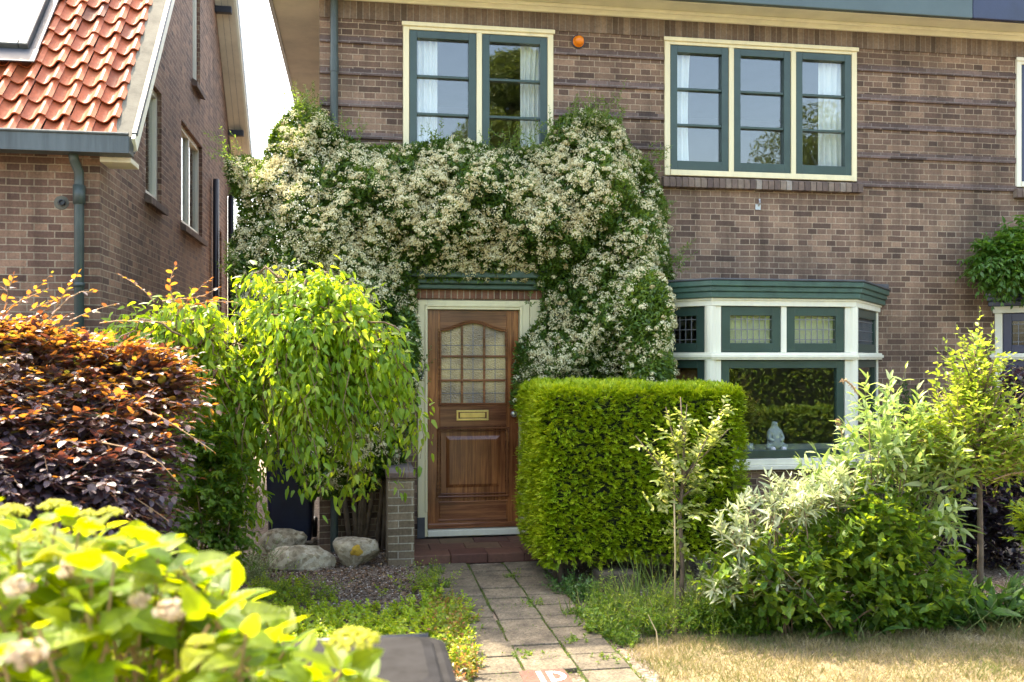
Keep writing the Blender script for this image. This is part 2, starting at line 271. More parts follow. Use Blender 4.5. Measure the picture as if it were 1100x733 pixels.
# ------------------------------------------------------------------ mesh helpers
class MB:
    def __init__(s): s.v = []; s.f = []; s.t = []
    def add(s, vs, fs, tone=0.5):
        o = len(s.v); s.v += [tuple(map(float, p)) for p in vs]; s.f += [tuple(i+o for i in f) for f in fs]; s.t += [tone]*len(vs); return s
    def box(s, x0, x1, y0, y1, z0, z1, tone=0.5):
        vs = [(x0, y0, z0), (x1, y0, z0), (x1, y1, z0), (x0, y1, z0), (x0, y0, z1), (x1, y0, z1), (x1, y1, z1), (x0, y1, z1)]
        return s.add(vs, [(0, 3, 2, 1), (4, 5, 6, 7), (0, 1, 5, 4), (1, 2, 6, 5), (2, 3, 7, 6), (3, 0, 4, 7)], tone)
    def obox(s, c, ax, ay, az, tone=0.5):
        """box from centre and three half-axis vectors"""
        c, ax, ay, az = (np.array(q, float) for q in (c, ax, ay, az))
        vs = [c+i*ax+j*ay+k*az for k in (-1, 1) for i, j in ((-1, -1), (1, -1), (1, 1), (-1, 1))]
        return s.add(vs, [(0, 3, 2, 1), (4, 5, 6, 7), (0, 1, 5, 4), (1, 2, 6, 5), (2, 3, 7, 6), (3, 0, 4, 7)], tone)
    def beam(s, a, b, w, h, up=(0, 0, 1)):
        a, b, up = (np.array(q, float) for q in (a, b, up)); d = b-a; l = np.linalg.norm(d); d /= l
        sd = np.cross(d, up); sd /= np.linalg.norm(sd); u2 = np.cross(sd, d)
        return s.obox((a+b)/2, d*l/2, sd*w/2, u2*h/2)
    def prism(s, pts, axis, a, b):
        """pts 2D polygon; axis 'x': pts=(y,z); 'y': pts=(x,z); 'z': pts=(x,y)"""
        def P(p, q): return {'x': (q, p[0], p[1]), 'y': (p[0], q, p[1]), 'z': (p[0], p[1], q)}[axis]
        n = len(pts)
        return s.add([P(p, a) for p in pts]+[P(p, b) for p in pts], [tuple(range(n))[::-1], tuple(range(n, 2*n))]+[(i, (i+1) % n, n+(i+1) % n, n+i) for i in range(n)])
    def tube(s, path, rad, n=8, cap=True, tone=.5):
        path = [np.array(p, float) for p in path]
        if not hasattr(rad, '__len__'): rad = [rad]*len(path)
        vs = []; fs = []
        ref = V3(0.3, 0.2, 1)
        for i, p in enumerate(path):
            d = path[min(i+1, len(path)-1)]-path[max(i-1, 0)]; d /= (np.linalg.norm(d)+1e-9)
            a = np.cross(d, ref)
            if np.linalg.norm(a) < .1: a = np.cross(d, V3(1, 0, 0))
            a /= np.linalg.norm(a); b = np.cross(d, a)
            for k in range(n):
                an = 2*math.pi*k/n; vs.append(p+rad[i]*(a*math.cos(an)+b*math.sin(an)))
        for i in range(len(path)-1):
            for k in range(n): fs.append((i*n+k, i*n+(k+1) % n, (i+1)*n+(k+1) % n, (i+1)*n+k))
        if cap: fs += [tuple(range(n))[::-1], tuple(range((len(path)-1)*n, len(path)*n))]
        return s.add(vs, fs, tone)
    def lathe(s, prof, c, axis=(0, 0, 1), n=16):
        ax = np.array(axis, float); ax /= np.linalg.norm(ax)
        a = np.cross(ax, V3(1, .13, .2)); a /= np.linalg.norm(a); b = np.cross(ax, a); c = np.array(c, float)
        vs = []; fs = []
        for r, h in prof:
            for k in range(n):
                an = 2*math.pi*k/n; vs.append(c+ax*h+r*(a*math.cos(an)+b*math.sin(an)))
        for i in range(len(prof)-1):
            for k in range(n): fs.append((i*n+k, i*n+(k+1) % n, (i+1)*n+(k+1) % n, (i+1)*n+k))
        fs += [tuple(range(n))[::-1], tuple(range((len(prof)-1)*n, len(prof)*n))]
        return s.add(vs, fs)
    def wall(s, plane, a0, a1, z0, z1, d0, d1, holes):
        """wall in plane 'y' (spans x) or 'x' (spans y), thickness d0..d1, rectangular holes (a0,a1,z0,z1); clean surface with reveals"""
        A = sorted({a0, a1, *[min(max(h[i], a0), a1) for h in holes for i in (0, 1)]}); Z = sorted({z0, z1, *[min(max(h[i], z0), z1) for h in holes for i in (2, 3)]})
        def P(a, d, z): return (a, d, z) if plane == 'y' else (d, a, z)
        def solid(i, j):
            if i < 0 or j < 0 or i >= len(A)-1 or j >= len(Z)-1: return False
            ca = (A[i]+A[i+1])/2; cz = (Z[j]+Z[j+1])/2
            return not any(h[0] < ca < h[1] and h[2] < cz < h[3] for h in holes)
        for i in range(len(A)-1):
            for j in range(len(Z)-1):
                if not solid(i, j): continue
                l, r, b, t = A[i], A[i+1], Z[j], Z[j+1]
                for d in (d0, d1): s.add([P(l, d, b), P(r, d, b), P(r, d, t), P(l, d, t)], [(0, 1, 2, 3)])
                if not solid(i-1, j): s.add([P(l, d0, b), P(l, d1, b), P(l, d1, t), P(l, d0, t)], [(0, 1, 2, 3)])
                if not solid(i+1, j): s.add([P(r, d0, b), P(r, d1, b), P(r, d1, t), P(r, d0, t)], [(0, 1, 2, 3)])
                if not solid(i, j-1): s.add([P(l, d0, b), P(r, d0, b), P(r, d1, b), P(l, d1, b)], [(0, 1, 2, 3)])
                if not solid(i, j+1): s.add([P(l, d0, t), P(r, d0, t), P(r, d1, t), P(l, d1, t)], [(0, 1, 2, 3)])
        return s
    def build(s, name, mat, parent=None, bevel=0.0, smooth=False):
        me = bpy.data.meshes.new(name); me.from_pydata(s.v, [], s.f)
        a = me.attributes.new('tone', 'FLOAT', 'POINT'); a.data.foreach_set('value', np.array(s.t, np.float32))
        bm = bmesh.new(); bm.from_mesh(me); bmesh.ops.recalc_face_normals(bm, faces=bm.faces); bm.to_mesh(me); bm.free()
        return link(name, me, mat, parent, bevel, smooth)
def link(name, me, mat, parent=None, bevel=0.0, smooth=False):
    if mat: me.materials.append(mat)
    o = bpy.data.objects.new(name, me); COL.objects.link(o)
    if smooth:
        me.polygons.foreach_set('use_smooth', np.ones(len(me.polygons), bool))
    if bevel:
        b = o.modifiers.new('bevel', 'BEVEL'); b.width = bevel; b.segments = 2; b.limit_method = 'ANGLE'
    if parent is not None:
        o.parent = parent
        if parent.type == 'EMPTY': o.matrix_parent_inverse = Matrix.Translation(-parent.location)
    return o
def thing(name, label, cat, loc=(0, 0, 0), group=None):
    o = bpy.data.objects.new(name, None); COL.objects.link(o); o.location = Vector([float(x) for x in loc]); o.empty_display_size = .1
    return tag(o, label, cat, group)
def tag(o, label=None, cat=None, group=None, kind=None):
    if label: o['label'] = label
    if cat: o['category'] = cat
    if group: o['group'] = group
    if kind: o['kind'] = kind
    return o

# ---- arrays of leaves
def unit(a): return a/(np.linalg.norm(a, axis=-1, keepdims=True)+1e-9)
PROF = {  # (t, half width, lift) cross sections
    'oval': [(0.30, .9), (0.62, .85)], 'lance': [(0.25, .95), (0.6, .7)], 'ovate': [(0.22, .95), (0.55, .78)], 'round': [(0.25, .95), (0.7, .92)],
}
def leaf_mesh(name, mat, P, D, Nn, Ln, Wd, tone, shape='simple', fold=.18, curl=.2, parent=None, jag=0):
    n = len(P); D = unit(D); S = unit(np.cross(D, Nn)); Nn = np.cross(S, D)
    Ln = np.broadcast_to(np.asarray(Ln, float), (n,))[:, None]; Wd = np.broadcast_to(np.asarray(Wd, float), (n,))[:, None]
    cu = np.broadcast_to(np.asarray(curl, float), (n,))[:, None]
    def pt(t, w, lift=0): return P + D*Ln*t + S*Wd*.5*w + Nn*(Wd*.5*abs(w)*fold*2 - Ln*cu*t*t + lift)
    if shape == 'simple':
        V = np.stack([pt(0, 0), pt(.45, 1), pt(1, 0), pt(.45, -1)], 1); k = 4
        loops = np.array([0, 1, 2, 0, 2, 3]); tot = np.array([3, 3])
    elif shape == 'blade':
        V = np.stack([pt(0, .9), pt(0, -.9), pt(.55, -.7), pt(.55, .7), pt(1, 0)], 1); k = 5
        loops = np.array([0, 1, 2, 3, 3, 2, 4]); tot = np.array([4, 3])
    else:
        (t1, w1), (t2, w2) = PROF[shape]
        V = np.stack([pt(0, 0), pt(t1, w1), pt(t1, 0), pt(t1, -w1), pt(t2, w2), pt(t2, 0), pt(t2, -w2), pt(.86, w2*.5), pt(.86, -w2*.5), pt(1, 0)], 1); k = 10
        loops = np.array([0, 1, 2, 0, 2, 3, 1, 4, 5, 2, 2, 5, 6, 3, 4, 7, 9, 5, 5, 9, 8, 6]); tot = np.array([3, 3, 4, 4, 4, 4])
    nf = len(tot)
    verts = V.reshape(-1, 3)
    lp = (loops[None, :] + (np.arange(n)*k)[:, None]).reshape(-1)
    tots = np.tile(tot, n); starts = np.concatenate([[0], np.cumsum(tots)[:-1]])
    me = bpy.data.meshes.new(name)
    me.vertices.add(len(verts)); me.vertices.foreach_set('co', verts.astype(np.float32).ravel())
    me.loops.add(len(lp)); me.loops.foreach_set('vertex_index', lp.astype(np.int32))
    me.polygons.add(len(tots)); me.polygons.foreach_set('loop_start', starts.astype(np.int32))
    a = me.attributes.new('tone', 'FLOAT', 'POINT'); a.data.foreach_set('value', np.repeat(np.clip(tone, 0, 1), k).astype(np.float32))
    if shape in PROF:
        (t1, w1), (t2, w2) = PROF[shape]
        lu = np.array([(0, 0, 0), (t1, w1, 0), (t1, 0, 0), (t1, -w1, 0), (t2, w2, 0), (t2, 0, 0), (t2, -w2, 0), (.86, w2*.5, 0), (.86, -w2*.5, 0), (1, 0, 0)], np.float32)
        av = me.attributes.new('leafuv', 'FLOAT_VECTOR', 'POINT'); av.data.foreach_set('vector', np.tile(lu, (n, 1)).ravel())
    me.update(calc_edges=True); me.validate()
    return link(name, me, mat, parent, smooth=(shape not in ('simple',)))
def stem_mesh(name, mat, paths, rads, parent=None, n=4):
    """paths (m,k,3), rads (m,k)"""
    paths = np.asarray(paths, float); m, k, _ = paths.shape; rads = np.broadcast_to(np.asarray(rads, float), (m, k))
    d = np.gradient(paths, axis=1); d = unit(d)
    a = np.cross(d, V3(.31, .17, .93)); bad = np.linalg.norm(a, axis=-1) < .05; a[bad] = V3(1, 0, 0); a = unit(a); b = np.cross(d, a)
    an = np.arange(n)*2*math.pi/n
    V = paths[:, :, None, :] + rads[:, :, None, None]*(a[:, :, None, :]*np.cos(an)[None, None, :, None] + b[:, :, None, :]*np.sin(an)[None, None, :, None])
    idx = np.arange(m*k*n).reshape(m, k, n)
    q = np.stack([idx[:, :-1], np.roll(idx, -1, 2)[:, :-1], np.roll(idx, -1, 2)[:, 1:], idx[:, 1:]], -1).reshape(-1, 4)
    me = bpy.data.meshes.new(name); v = V.reshape(-1, 3)
    me.vertices.add(len(v)); me.vertices.foreach_set('co', v.astype(np.float32).ravel())
    me.loops.add(q.size); me.loops.foreach_set('vertex_index', q.astype(np.int32).ravel())
    me.polygons.add(len(q)); me.polygons.foreach_set('loop_start', (np.arange(len(q))*4).astype(np.int32))
    me.update(calc_edges=True)
    return link(name, me, mat, parent, smooth=True)
def rvec(rng, n): return unit(rng.normal(size=(n, 3)))
def shoots(rng, base, dirs, length, nleaf, droop=.2, leafL=.06, leafW=.03, opp=False, ang=60, up=1.0, start=.1, wob=.06, hang=0.0, lj=.3, jit=0.0):
    """leafy shoots: returns leaf arrays and stem paths"""
    n = len(base); dirs = unit(dirs); length = np.broadcast_to(np.asarray(length, float), (n,)); droop = np.broadcast_to(np.asarray(droop, float), (n,))
    w1 = rng.normal(size=(n, 3))*wob; w2 = rng.uniform(0, 6.28, n)
    def pos(t):
        t = np.asarray(t, float)[..., None] if np.ndim(t) else t
        return base + dirs*length[:, None]*t + V3(0, 0, -1)*(droop*length)[:, None]*t*t + w1*length[:, None]*np.sin(t*3.5+w2[:, None])
    side0 = unit(np.cross(dirs, V3(0.05, .03, 1))); 
    P, D, Nn, Ls, T = [], [], [], [], []
    roll = rng.uniform(0, 6.28, n)
    for k in range(nleaf):
        t = start + (1-start)*(k+rng.uniform(-.3, .3, n))/max(1, nleaf-1); t = np.clip(t, 0, 1)
        p = pos(t); tg = unit(dirs - V3(0, 0, 1)*(2*droop*t)[:, None])
        s0 = unit(np.cross(tg, V3(0.05, .03, 1))); u0 = np.cross(s0, tg)
        sides = (0, math.pi) if opp else (0,)
        for sd in sides:
            an = roll*0 + (k*math.pi if not opp else (k % 2)*math.pi/2*(1 if up < .7 else .35)) + sd + rng.normal(size=n)*.35
            if up < .5: an = an + roll + k*1.2
            rad = s0*np.cos(an)[:, None] + u0*np.sin(an)[:, None]
            A = R(ang) + rng.normal(size=n)*.22
            if k == nleaf-1: A = A*.3
            dd = tg*np.cos(A)[:, None] + rad*np.sin(A)[:, None] + V3(0, 0, -hang) + rng.normal(size=(n, 3))*.12
            P.append(p + rng.normal(size=(n, 3))*jit); D.append(dd); Nn.append(V3(0, 0, 1)*up + tg*.4*(1-min(up, 1)) + u0*.4 + rng.normal(size=(n, 3))*lj)
            sc = (1-.45*(k/max(1, nleaf-1))**2)*rng.uniform(.7, 1.2, n); Ls.append(sc)
    P = np.concatenate(P); D = np.concatenate(D); Nn = np.concatenate(Nn); Ls = np.concatenate(Ls)
    kk = 5; st = np.stack([pos(np.full(n, i/(kk-1))) for i in range(kk)], 1)
    return dict(P=P, D=D, N=Nn, L=Ls*leafL, W=Ls*leafW), st
def cat(*ds): return {k: np.concatenate([d[k] for d in ds]) for k in ds[0]}
def ellipsoid_pts(rng, n, c, r, lo=.55, hi=1.0, cone=None):
    d = rvec(rng, n); 
    if cone is not None: d = d[d[:, 2] > cone]
    rr = rng.uniform(lo**2, hi**2, len(d))**.5
    return np.array(c) + d*np.array(r)*rr[:, None], unit(d/np.array(r))
def tones(rng, n, mean=.5, sd=.22): return np.clip(rng.normal(mean, sd, n), 0, 1)
def lump(x, y, z, s=1.0, seed=0.0):
    return (np.sin(x*5.1*s+seed)*np.sin(z*4.7*s+1.3*seed+.6*np.sin(x*3*s)) + .6*np.sin(x*11.3*s+2.1+seed)*np.sin(z*10.1*s+y*8*s+seed) + .35*np.sin(x*21*s+z*7*s+seed)*np.sin(z*19*s-x*5*s))/1.95
def inpoly(poly, x, z):
    ins = np.zeros(len(x), bool); n = len(poly)
    for i in range(n):
        x1, z1 = poly[i]; x2, z2 = poly[(i+1) % n]
        c = ((z1 > z) != (z2 > z)) & (x < (x2-x1)*(z-z1)/(z2-z1+1e-12)+x1); ins ^= c
    return ins
def polydist(poly, x, z):
    d = np.full(len(x), 9.0); gx = np.zeros(len(x)); gz = np.zeros(len(x)); n = len(poly)
    for i in range(n):
        a = np.array(poly[i]); b = np.array(poly[(i+1) % n]); ab = b-a
        t = np.clip(((x-a[0])*ab[0]+(z-a[1])*ab[1])/(ab@ab+1e-12), 0, 1)
        px = a[0]+t*ab[0]-x; pz = a[1]+t*ab[1]-z; dd = np.hypot(px, pz); m = dd < d
        d[m] = dd[m]; gx[m] = (px/(dd+1e-9))[m]; gz[m] = (pz/(dd+1e-9))[m]
    return d, gx, gz

# ================================================================== SETTING
def sheet(name, x0, x1, y0, y1, z, mat, nx=1, ny=1):
    m = MB()
    for i in range(nx):
        for j in range(ny):
            a, b = x0+(x1-x0)*i/nx, x0+(x1-x0)*(i+1)/nx; c, d = y0+(y1-y0)*j/ny, y0+(y1-y0)*(j+1)/ny
            m.add([(a, c, z), (b, c, z), (b, d, z), (a, d, z)], [(0, 1, 2, 3)])
    return tag(m.build(name, mat), kind='structure')
sheet('ground', -400, 400, -400, 400, -.02, M['soil'])
sheet('garden_bed', -6.8, 12, -6.6, -.01, -.008, M['soil'])
tag(MB().add([(1.72, -6.6, 0), (12, -6.6, 0), (12, -3.12, 0), (4.0, -3.2, 0), (1.8, -3.3, 0)], [(0, 1, 2, 3, 4)]).build('lawn', M['lawnbase']), kind='structure')
sheet('pavement', -60, 60, -11.2, -8.0, -.012, M['pave'])
sheet('road', -60, 60, -17.5, -11.25, -.014, M['asphalt'])
mk = MB(); mk.box(-60, 60, -11.25, -11.13, -.05, .09); tag(mk.build('kerb', M['pave'], bevel=.01), kind='structure')

# path of concrete slabs
rng = np.random.default_rng(5)
mp = MB()
PX0 = .66; cols = [(.66, .325), (.99, .325), (1.32, .32)]
for ci, (px, pw) in enumerate(cols):
    y = -.86 - [0, .14, .05][ci]
    first = True
    while y > -8.0:
        ln = .30 if not first else .30-[0, .14, .05][ci]*.3
        if ci == 1 and rng.random() < .25: ln = .2
        j = rng.normal(size=6)*.004
        if not (ci == 1 and -4.55 < y-ln/2 < -3.9):
            z = .018+j[0]*.6
            mp.box(px+.004+j[1], px+pw-.006+j[2], y-ln+.006, y-.003, -.03, z, tone=float(np.clip(rng.normal(.5, .25), 0, 1)))
        else:
            if y-ln/2 > -4.0: mp.box(px+.004, px+pw-.006, y-ln+.006, y-.003, -.03, .017, tone=.6)
        y -= ln+.004; first = False
tag(mp.build('path', M['slab'], bevel=.006), kind='structure')

# ================================================================== THE BRICK HOUSE
HX0, HX1 = -.38, 10.4
house = thing('brick_house', 'brown brick house with green window frames, cream trim and a varnished front door', 'house', (3, 3, 0))
W_R = (3.17, 5.35, 3.82, 5.26); W_L = (.44, 1.98, 3.82, 5.26); W_F = (7.28, 9.3, 3.82, 5.26)
DOOR = (.585, 1.735, .0, 2.49)
BAYH = (2.62, 5.52, .25, 2.42); BAYN = (7.1, 10.0, .25, 2.42)
fw = MB().wall('y', HX0, HX1, -.1, 5.62, 0.0, .30, [W_R, W_L, W_F, DOOR, BAYH, BAYN])
front = fw.build('front_wall', M['brick'], house)
MB().box(HX0, HX0+.3, .302, 8, -.1, 5.62).box(HX1-.3, HX1, .302, 8, -.1, 5.62).box(HX0, HX1, 8, 8.3, -.1, 5.62).build('rear_wall', M['brick'], house)
MB().box(HX0+.3, HX1-.3, .302, 8, 2.75, 3.0).box(HX0+.3, HX1-.3, 4.2, 4.3, 0, 2.749).box(HX0+.3, HX1-.3, 4.2, 4.3, 3.001, 5.6).box(HX0+.3, HX1-.3, .31, 8, 5.58, 5.615).box(HX0+.3, HX1-.3, .31, 4.2, -.05, .05).build('room_partition', M['room'], house)
# projecting dark ledges every fifth course, soldier band under the eaves
for i, z in enumerate((5.03, 4.715, 4.40, 4.085, 3.77)):
    for a, b in ((HX0-.002, .44), (1.98, 3.17), (5.35, 7.28), (9.3, HX1)):
        if z == 3.77 and (a, b) != (5.35, 7.28): continue
        MB().box(a+.004, b-.004 if b < HX1 else b, -.022, -.0005, z, z+.062).build('brick_ledge', M['brick_dark'], front, bevel=.004)
MB().box(HX0-.003, HX1, -.014, -.0005, 5.275, 5.5).build('soldier_course', M['brick_soldier'], front, bevel=.004)

def rowlock(x0, x1, z0, z1, yf, yb, parent, name='brick_sill', tilt=.025):
    m = MB(); n = int((x1-x0)/.068); w = (x1-x0)/n
    for i in range(n):
        a = x0+i*w
        m.add([(a+.004, yf, z0), (a+w-.004, yf, z0), (a+w-.004, yb, z0), (a+.004, yb, z0), (a+.004, yf, z1-tilt), (a+w-.004, yf, z1-tilt), (a+w-.004, yb, z1), (a+.004, yb, z1)],
              [(0, 3, 2, 1), (4, 5, 6, 7), (0, 1, 5, 4), (1, 2, 6, 5), (2, 3, 7, 6), (3, 0, 4, 7)], tone=float(rng.uniform(0, 1)))
    m.box(x0+.002, x1-.002, yf+.012, yb, z0+.006, z1-tilt-.012, tone=.9)
    return m.build(name, M['sillbrick'], parent, bevel=.005)
M['sillbrick'] = tonemat('sill_brick', [(0, (.10, .07, .06)), (.6, (.17, .12, .095)), (.9, (.22, .17, .13)), (1, (.3, .26, .22))], .85)

def window(x0, x1, z0, z1, nsash, frame, green, name='window'):
    y0 = -.028
    fr = MB(); fwid = .062
    fr.box(x0+.002, x0+fwid, y0, .09, z0+.002, z1-.002).box(x1-fwid, x1-.002, y0, .09, z0+.002, z1-.002)
    fr.box(x0+fwid, x1-fwid, y0, .09, z1-fwid, z1-.002).box(x0+fwid, x1-fwid, y0-.012, .09, z0+.002, z0+fwid)
    fr.box(x0-.012, x1+.012, y0-.02, y0-.0005, z1-.03, z1+.012)
    iw = (x1-x0-2*fwid - (nsash-1)*.055)/nsash
    for i in range(1, nsash):
        xm = x0+fwid+i*iw+(i-1)*.055; fr.box(xm, xm+.055, y0-.004, .088, z0+fwid, z1-fwid)
    f = fr.build(name, frame, house, bevel=.005)
    for i in range(nsash):
        a = x0+fwid+i*(iw+.055)+.004; b = a+iw-.008; c, d = z0+fwid+.004, z1-fwid-.004
        s = MB(); w = .075; ys = y0+.006
        s.box(a, a+w, ys, .06, c, d).box(b-w, b, ys, .06, c, d).box(a+w, b-w, ys, .06, d-w, d).box(a+w, b-w, ys, .06, c, c+w+.02)
        for k in (1, 2):
            zz = c+w+.02+(d-c-2*w-.02)*k/3; s.box(a+w, b-w, ys+.01, .05, zz-.013, zz+.013)
        # slim inner beads
        s.build('sash', green, f, bevel=.004)
        MB().box(a+w-.002, b-w+.002, .024, .03, c+w, d-w+.002).build('pane', M['glass'], f)
    rowlock(x0-.03, x1+.05, z0-.125, z0-.004, -.075, .0, f)
    return f
window(*W_R, 3, M['cream'], M['green']); window(*W_L, 2, M['cream'], M['green'])
wn = window(*W_F, 2, M['white'], M['navy']); wn['label'] = 'navy sashes in a white frame at the far right'

# ---- bay windows
def bay(xa, xb, front_a, front_b, frame, sash, roofm, name, drop=0.0, blinds=True):
    """plan: wall points xa,xb at y=0; front corners front_a, front_b at y=-p"""
    p = .94
    pts = [(xa, -.001), (front_a, -p), (front_b, -p), (xb, -.001)]
    z0, zs, zr0, zr1, zt, zc = .12, .93, 1.885, 1.955, 2.40, 2.475
    def off(d):  # outward offset of the three runs, mitred
        out = []
        P = [np.array(q) for q in pts]; runs = [(P[i], P[i+1]) for i in range(3)]
        L = []
        for a, b in runs:
            t = (b-a)/np.linalg.norm(b-a); n = np.array([t[1], -t[0]]); L.append((a+n*d, t))
        def isect(l1, l2):
            A = np.array([l1[1], -l2[1]]).T; s = np.linalg.solve(A, l2[0]-l1[0]); return l1[0]+l1[1]*s[0]
        wall = (np.array([0, -.001]), np.array([1., 0]))
        return [isect(wall, L[0]), isect(L[0], L[1]), isect(L[1], L[2]), isect(L[2], wall)]
    base = MB(); o = off(0.0)
    base.prism([tuple(q) for q in off(-.01)], 'z', z0-.2, zs-.1)
    b = base.build(name, M['brick'], house)
    def ring(mb, d, za, zb, din=-.09):
        O, I = off(d), off(din)
        for i in range(3):
            a1, a2, c1, c2 = O[i], O[i+1], I[i], I[i+1]
            vs = [(*a1, za), (*a2, za), (*c2, za), (*c1, za), (*a1, zb), (*a2, zb), (*c2, zb), (*c1, zb)]
            mb.add(vs, [(0, 3, 2, 1), (4, 5, 6, 7), (0, 1, 5, 4), (2, 3, 7, 6)]+([(3, 0, 4, 7)] if i == 0 else [])+([(1, 2, 6, 5)] if i == 2 else []))
    fr = MB()
    ring(fr, .05, zs-.1, zs-.06); ring(fr, .012, zs-.058, zs)          # sill
    ring(fr, .015, zt+.002, zc); ring(fr, .03, zc-.02, zc+.001)
    ring(fr, .03, zr0, zr1); ring(fr, .045, zr0+.02, zr1-.02)
    # corner posts
    I = off(0.0)
    for i in (1, 2):
        c = I[i]
        fr.tube([(c[0]*1, c[1]+.035, zs+.002), (c[0], c[1]+.035, zt)], .052, 12)
    def along(i, s, d):  # point on run i at s metres from start, offset d inward
        O = off(-d); Oz = off(0.0)
        a, e = Oz[i], Oz[i+1]; t = (e-a)/np.linalg.norm(e-a); n = np.array([t[1], -t[0]])
        return a+t*s-n*d
    def pane_box(mb, i, s0, s1, d0, d1, za, zb):
        q = [along(i, s0, d0), along(i, s1, d0), along(i, s1, d1), along(i, s0, d1)]
        mb.prism([tuple(x) for x in q], 'z', za, zb)
    lens = [np.linalg.norm(I[i+1]-I[i]) for i in range(3)]
    for i in range(3):
        Ls = lens[i]
        for s0, s1 in ((0.0, .085), (Ls-.085, Ls)) if i != 1 else ((.0, .10), (Ls-.10, Ls)):
            pane_box(fr, i, s0+.004, s1-.004, .004, .085, zs+.002, zr0-.001); pane_box(fr, i, s0+.004, s1-.004, .004, .085, zr1+.001, zt+.001)
    Ls = lens[1]
    pane_box(fr, 1, Ls/2-.028, Ls/2+.028, .002, .084, zr1+.001, zt+.001)
    fr.build('bay_frame', frame, b, bevel=.004)
    for i in range(3):
        Ls = lens[i]; m0 = .105 if i == 1 else .088
        lights = [(m0, Ls/2-.032), (Ls/2+.032, Ls-m0)] if i == 1 else [(m0, Ls-m0)]
        for s0, s1 in lights:
            s = MB(); w = .085; za, zb = zr1+.006, zt-.004
            pane_box(s, i, s0, s0+w, .012, .075, za, zb); pane_box(s, i, s1-w, s1, .012, .075, za, zb)
            pane_box(s, i, s0+w, s1-w, .012, .075, za, za+w); pane_box(s, i, s0+w, s1-w, .012, .075, zb-w, zb)
            s.build('upper_sash', sash, b, bevel=.003)
            g = MB(); pane_box(g, i, s0+w, s1-w, .038, .043, za+w, zb-w); g.build('pane', M['bayglass'], b)
            c = MB(); nv = max(3, int(round((s1-s0-2*w)/.062)))
            for k in range(1, nv):
                q = s0+w+(s1-s0-2*w)*k/nv; pane_box(c, i, q-.004, q+.004, .032, .0375, za+w, zb-w)
            for zz in (za+w+.035, (za+zb)/2, zb-w-.035): pane_box(c, i, s0+w, s1-w, .030, .0315, zz-.004, zz+.004)
            c.build('leaded_grid', M['leadcame'], b)
        s = MB(); w = .075; s0, s1 = m0, Ls-m0; za, zb = zs+.006, zr0-.006
        pane_box(s, i, s0, s0+w, .012, .075, za, zb); pane_box(s, i, s1-w, s1, .012, .075, za, zb)
        pane_box(s, i, s0+w, s1-w, .012, .075, za, za+w); pane_box(s, i, s0+w, s1-w, .012, .075, zb-w, zb)
        s.build('lower_sash', sash, b, bevel=.003)
        g = MB(); pane_box(g, i, s0+w, s1-w, .04, .046, za+w, zb-w); g.build('pane', M['bayglass'], b)
    # flat roof with moulded board edge
    rf = MB()
    rf.prism([tuple(q) for q in off(.06)], 'z', zc+.002, zc+.06); rf.prism([tuple(q) for q in off(.075)], 'z', zc+.0605, zc+.11); rf.prism([tuple(q) for q in off(.095)], 'z', zc+.1105, zc+.165)
    rf.build('bay_roof', roofm, b, bevel=.008)
    MB().prism([tuple(q) for q in off(.105)], 'z', zc+.1655, zc+.185).build('roof_felt', M['lead'], b, bevel=.005)
    MB().box(xa-.1, xb+.1, -.03, -.004, zc+.186, zc+.235).build('flashing', M['lead'], b)
    # inside window board, floor slab is in the room
    MB().prism([tuple(q) for q in off(-.1)], 'z', zs+.03, zs+.05).build('window_board', frame, b)
    return b, along, lens
bay1, along1, lens1 = bay(2.52, 5.62, 3.33, 4.80, M['white'], M['green'], M['greenroof'], 'bay_window')
bay2, along2, lens2 = bay(7.02, 10.1, 7.83, 9.30, M['white'], M['navy'], M['navy'], 'bay_window'); bay2['label'] = 'navy roofed bay window cut off by the right edge'

# ---- front door
DX0, DX1, DZ0, DZ1 = .69, 1.625, .17, 2.39
fr = MB()
fr.box(.588, DX0-.004, -.02, .16, .1, 2.485).box(DX1+.004, 1.732, -.02, .16, .1, 2.485).box(DX0-.004, DX1+.004, -.02, .16, DZ1+.004, 2.485)
fr.box(.66, DX0-.004, -.035, -.0205, .35, 2.44).box(DX1+.004, 1.655, -.035, -.0205, .35, 2.44).box(.66, 1.655, -.035, -.0205, 2.42, 2.45)
dfr = fr.build('door_frame', M['cream'], house, bevel=.006)
MB().box(DX0-.002, DX1+.002, -.03, .16, .101, .165).build('threshold', M['white'], dfr, bevel=.008)
MB().box(.583, .66, -.024, -.0202, .09, .30).build('jamb_foot', M['lead'], dfr, bevel=.004)
MB().box(.50, .584, -.018, -.001, 2.16, 2.5).build('corner_block', M['cream'], dfr, bevel=.006); MB().box(1.736, 1.86, -.018, -.001, 2.16, 2.5).build('corner_block', M['cream'], dfr, bevel=.006)
MB().box(.52, 1.86, -.02, -.001, 2.503, 2.592).build('brick_lintel', M['brick_red'], house, bevel=.004)
cn = MB()
for i, (zb, zt_, d) in enumerate(((2.595, 2.645, .10), (2.6455, 2.70, .16), (2.7005, 2.79, .24))): cn.box(.5-d*.4, 1.98+d*.4, -d, -.002, zb, zt_)
can = cn.build('door_canopy', M['greenroof'], house, bevel=.012)
MB().box(.39, 2.09, -.25, -.002, 2.791, 2.81).build('canopy_felt', M['lead'], can)
dy = .045
dr = MB()
st = .125
gx0, gx1, gz0 = DX0+st, DX1-st, 1.43
dr.box(DX0, gx0, dy, dy+.045, DZ0, DZ1).box(gx1, DX1, dy, dy+.045, DZ0, DZ1)
door = dr.build('front_door', M['door'], house, bevel=.004)
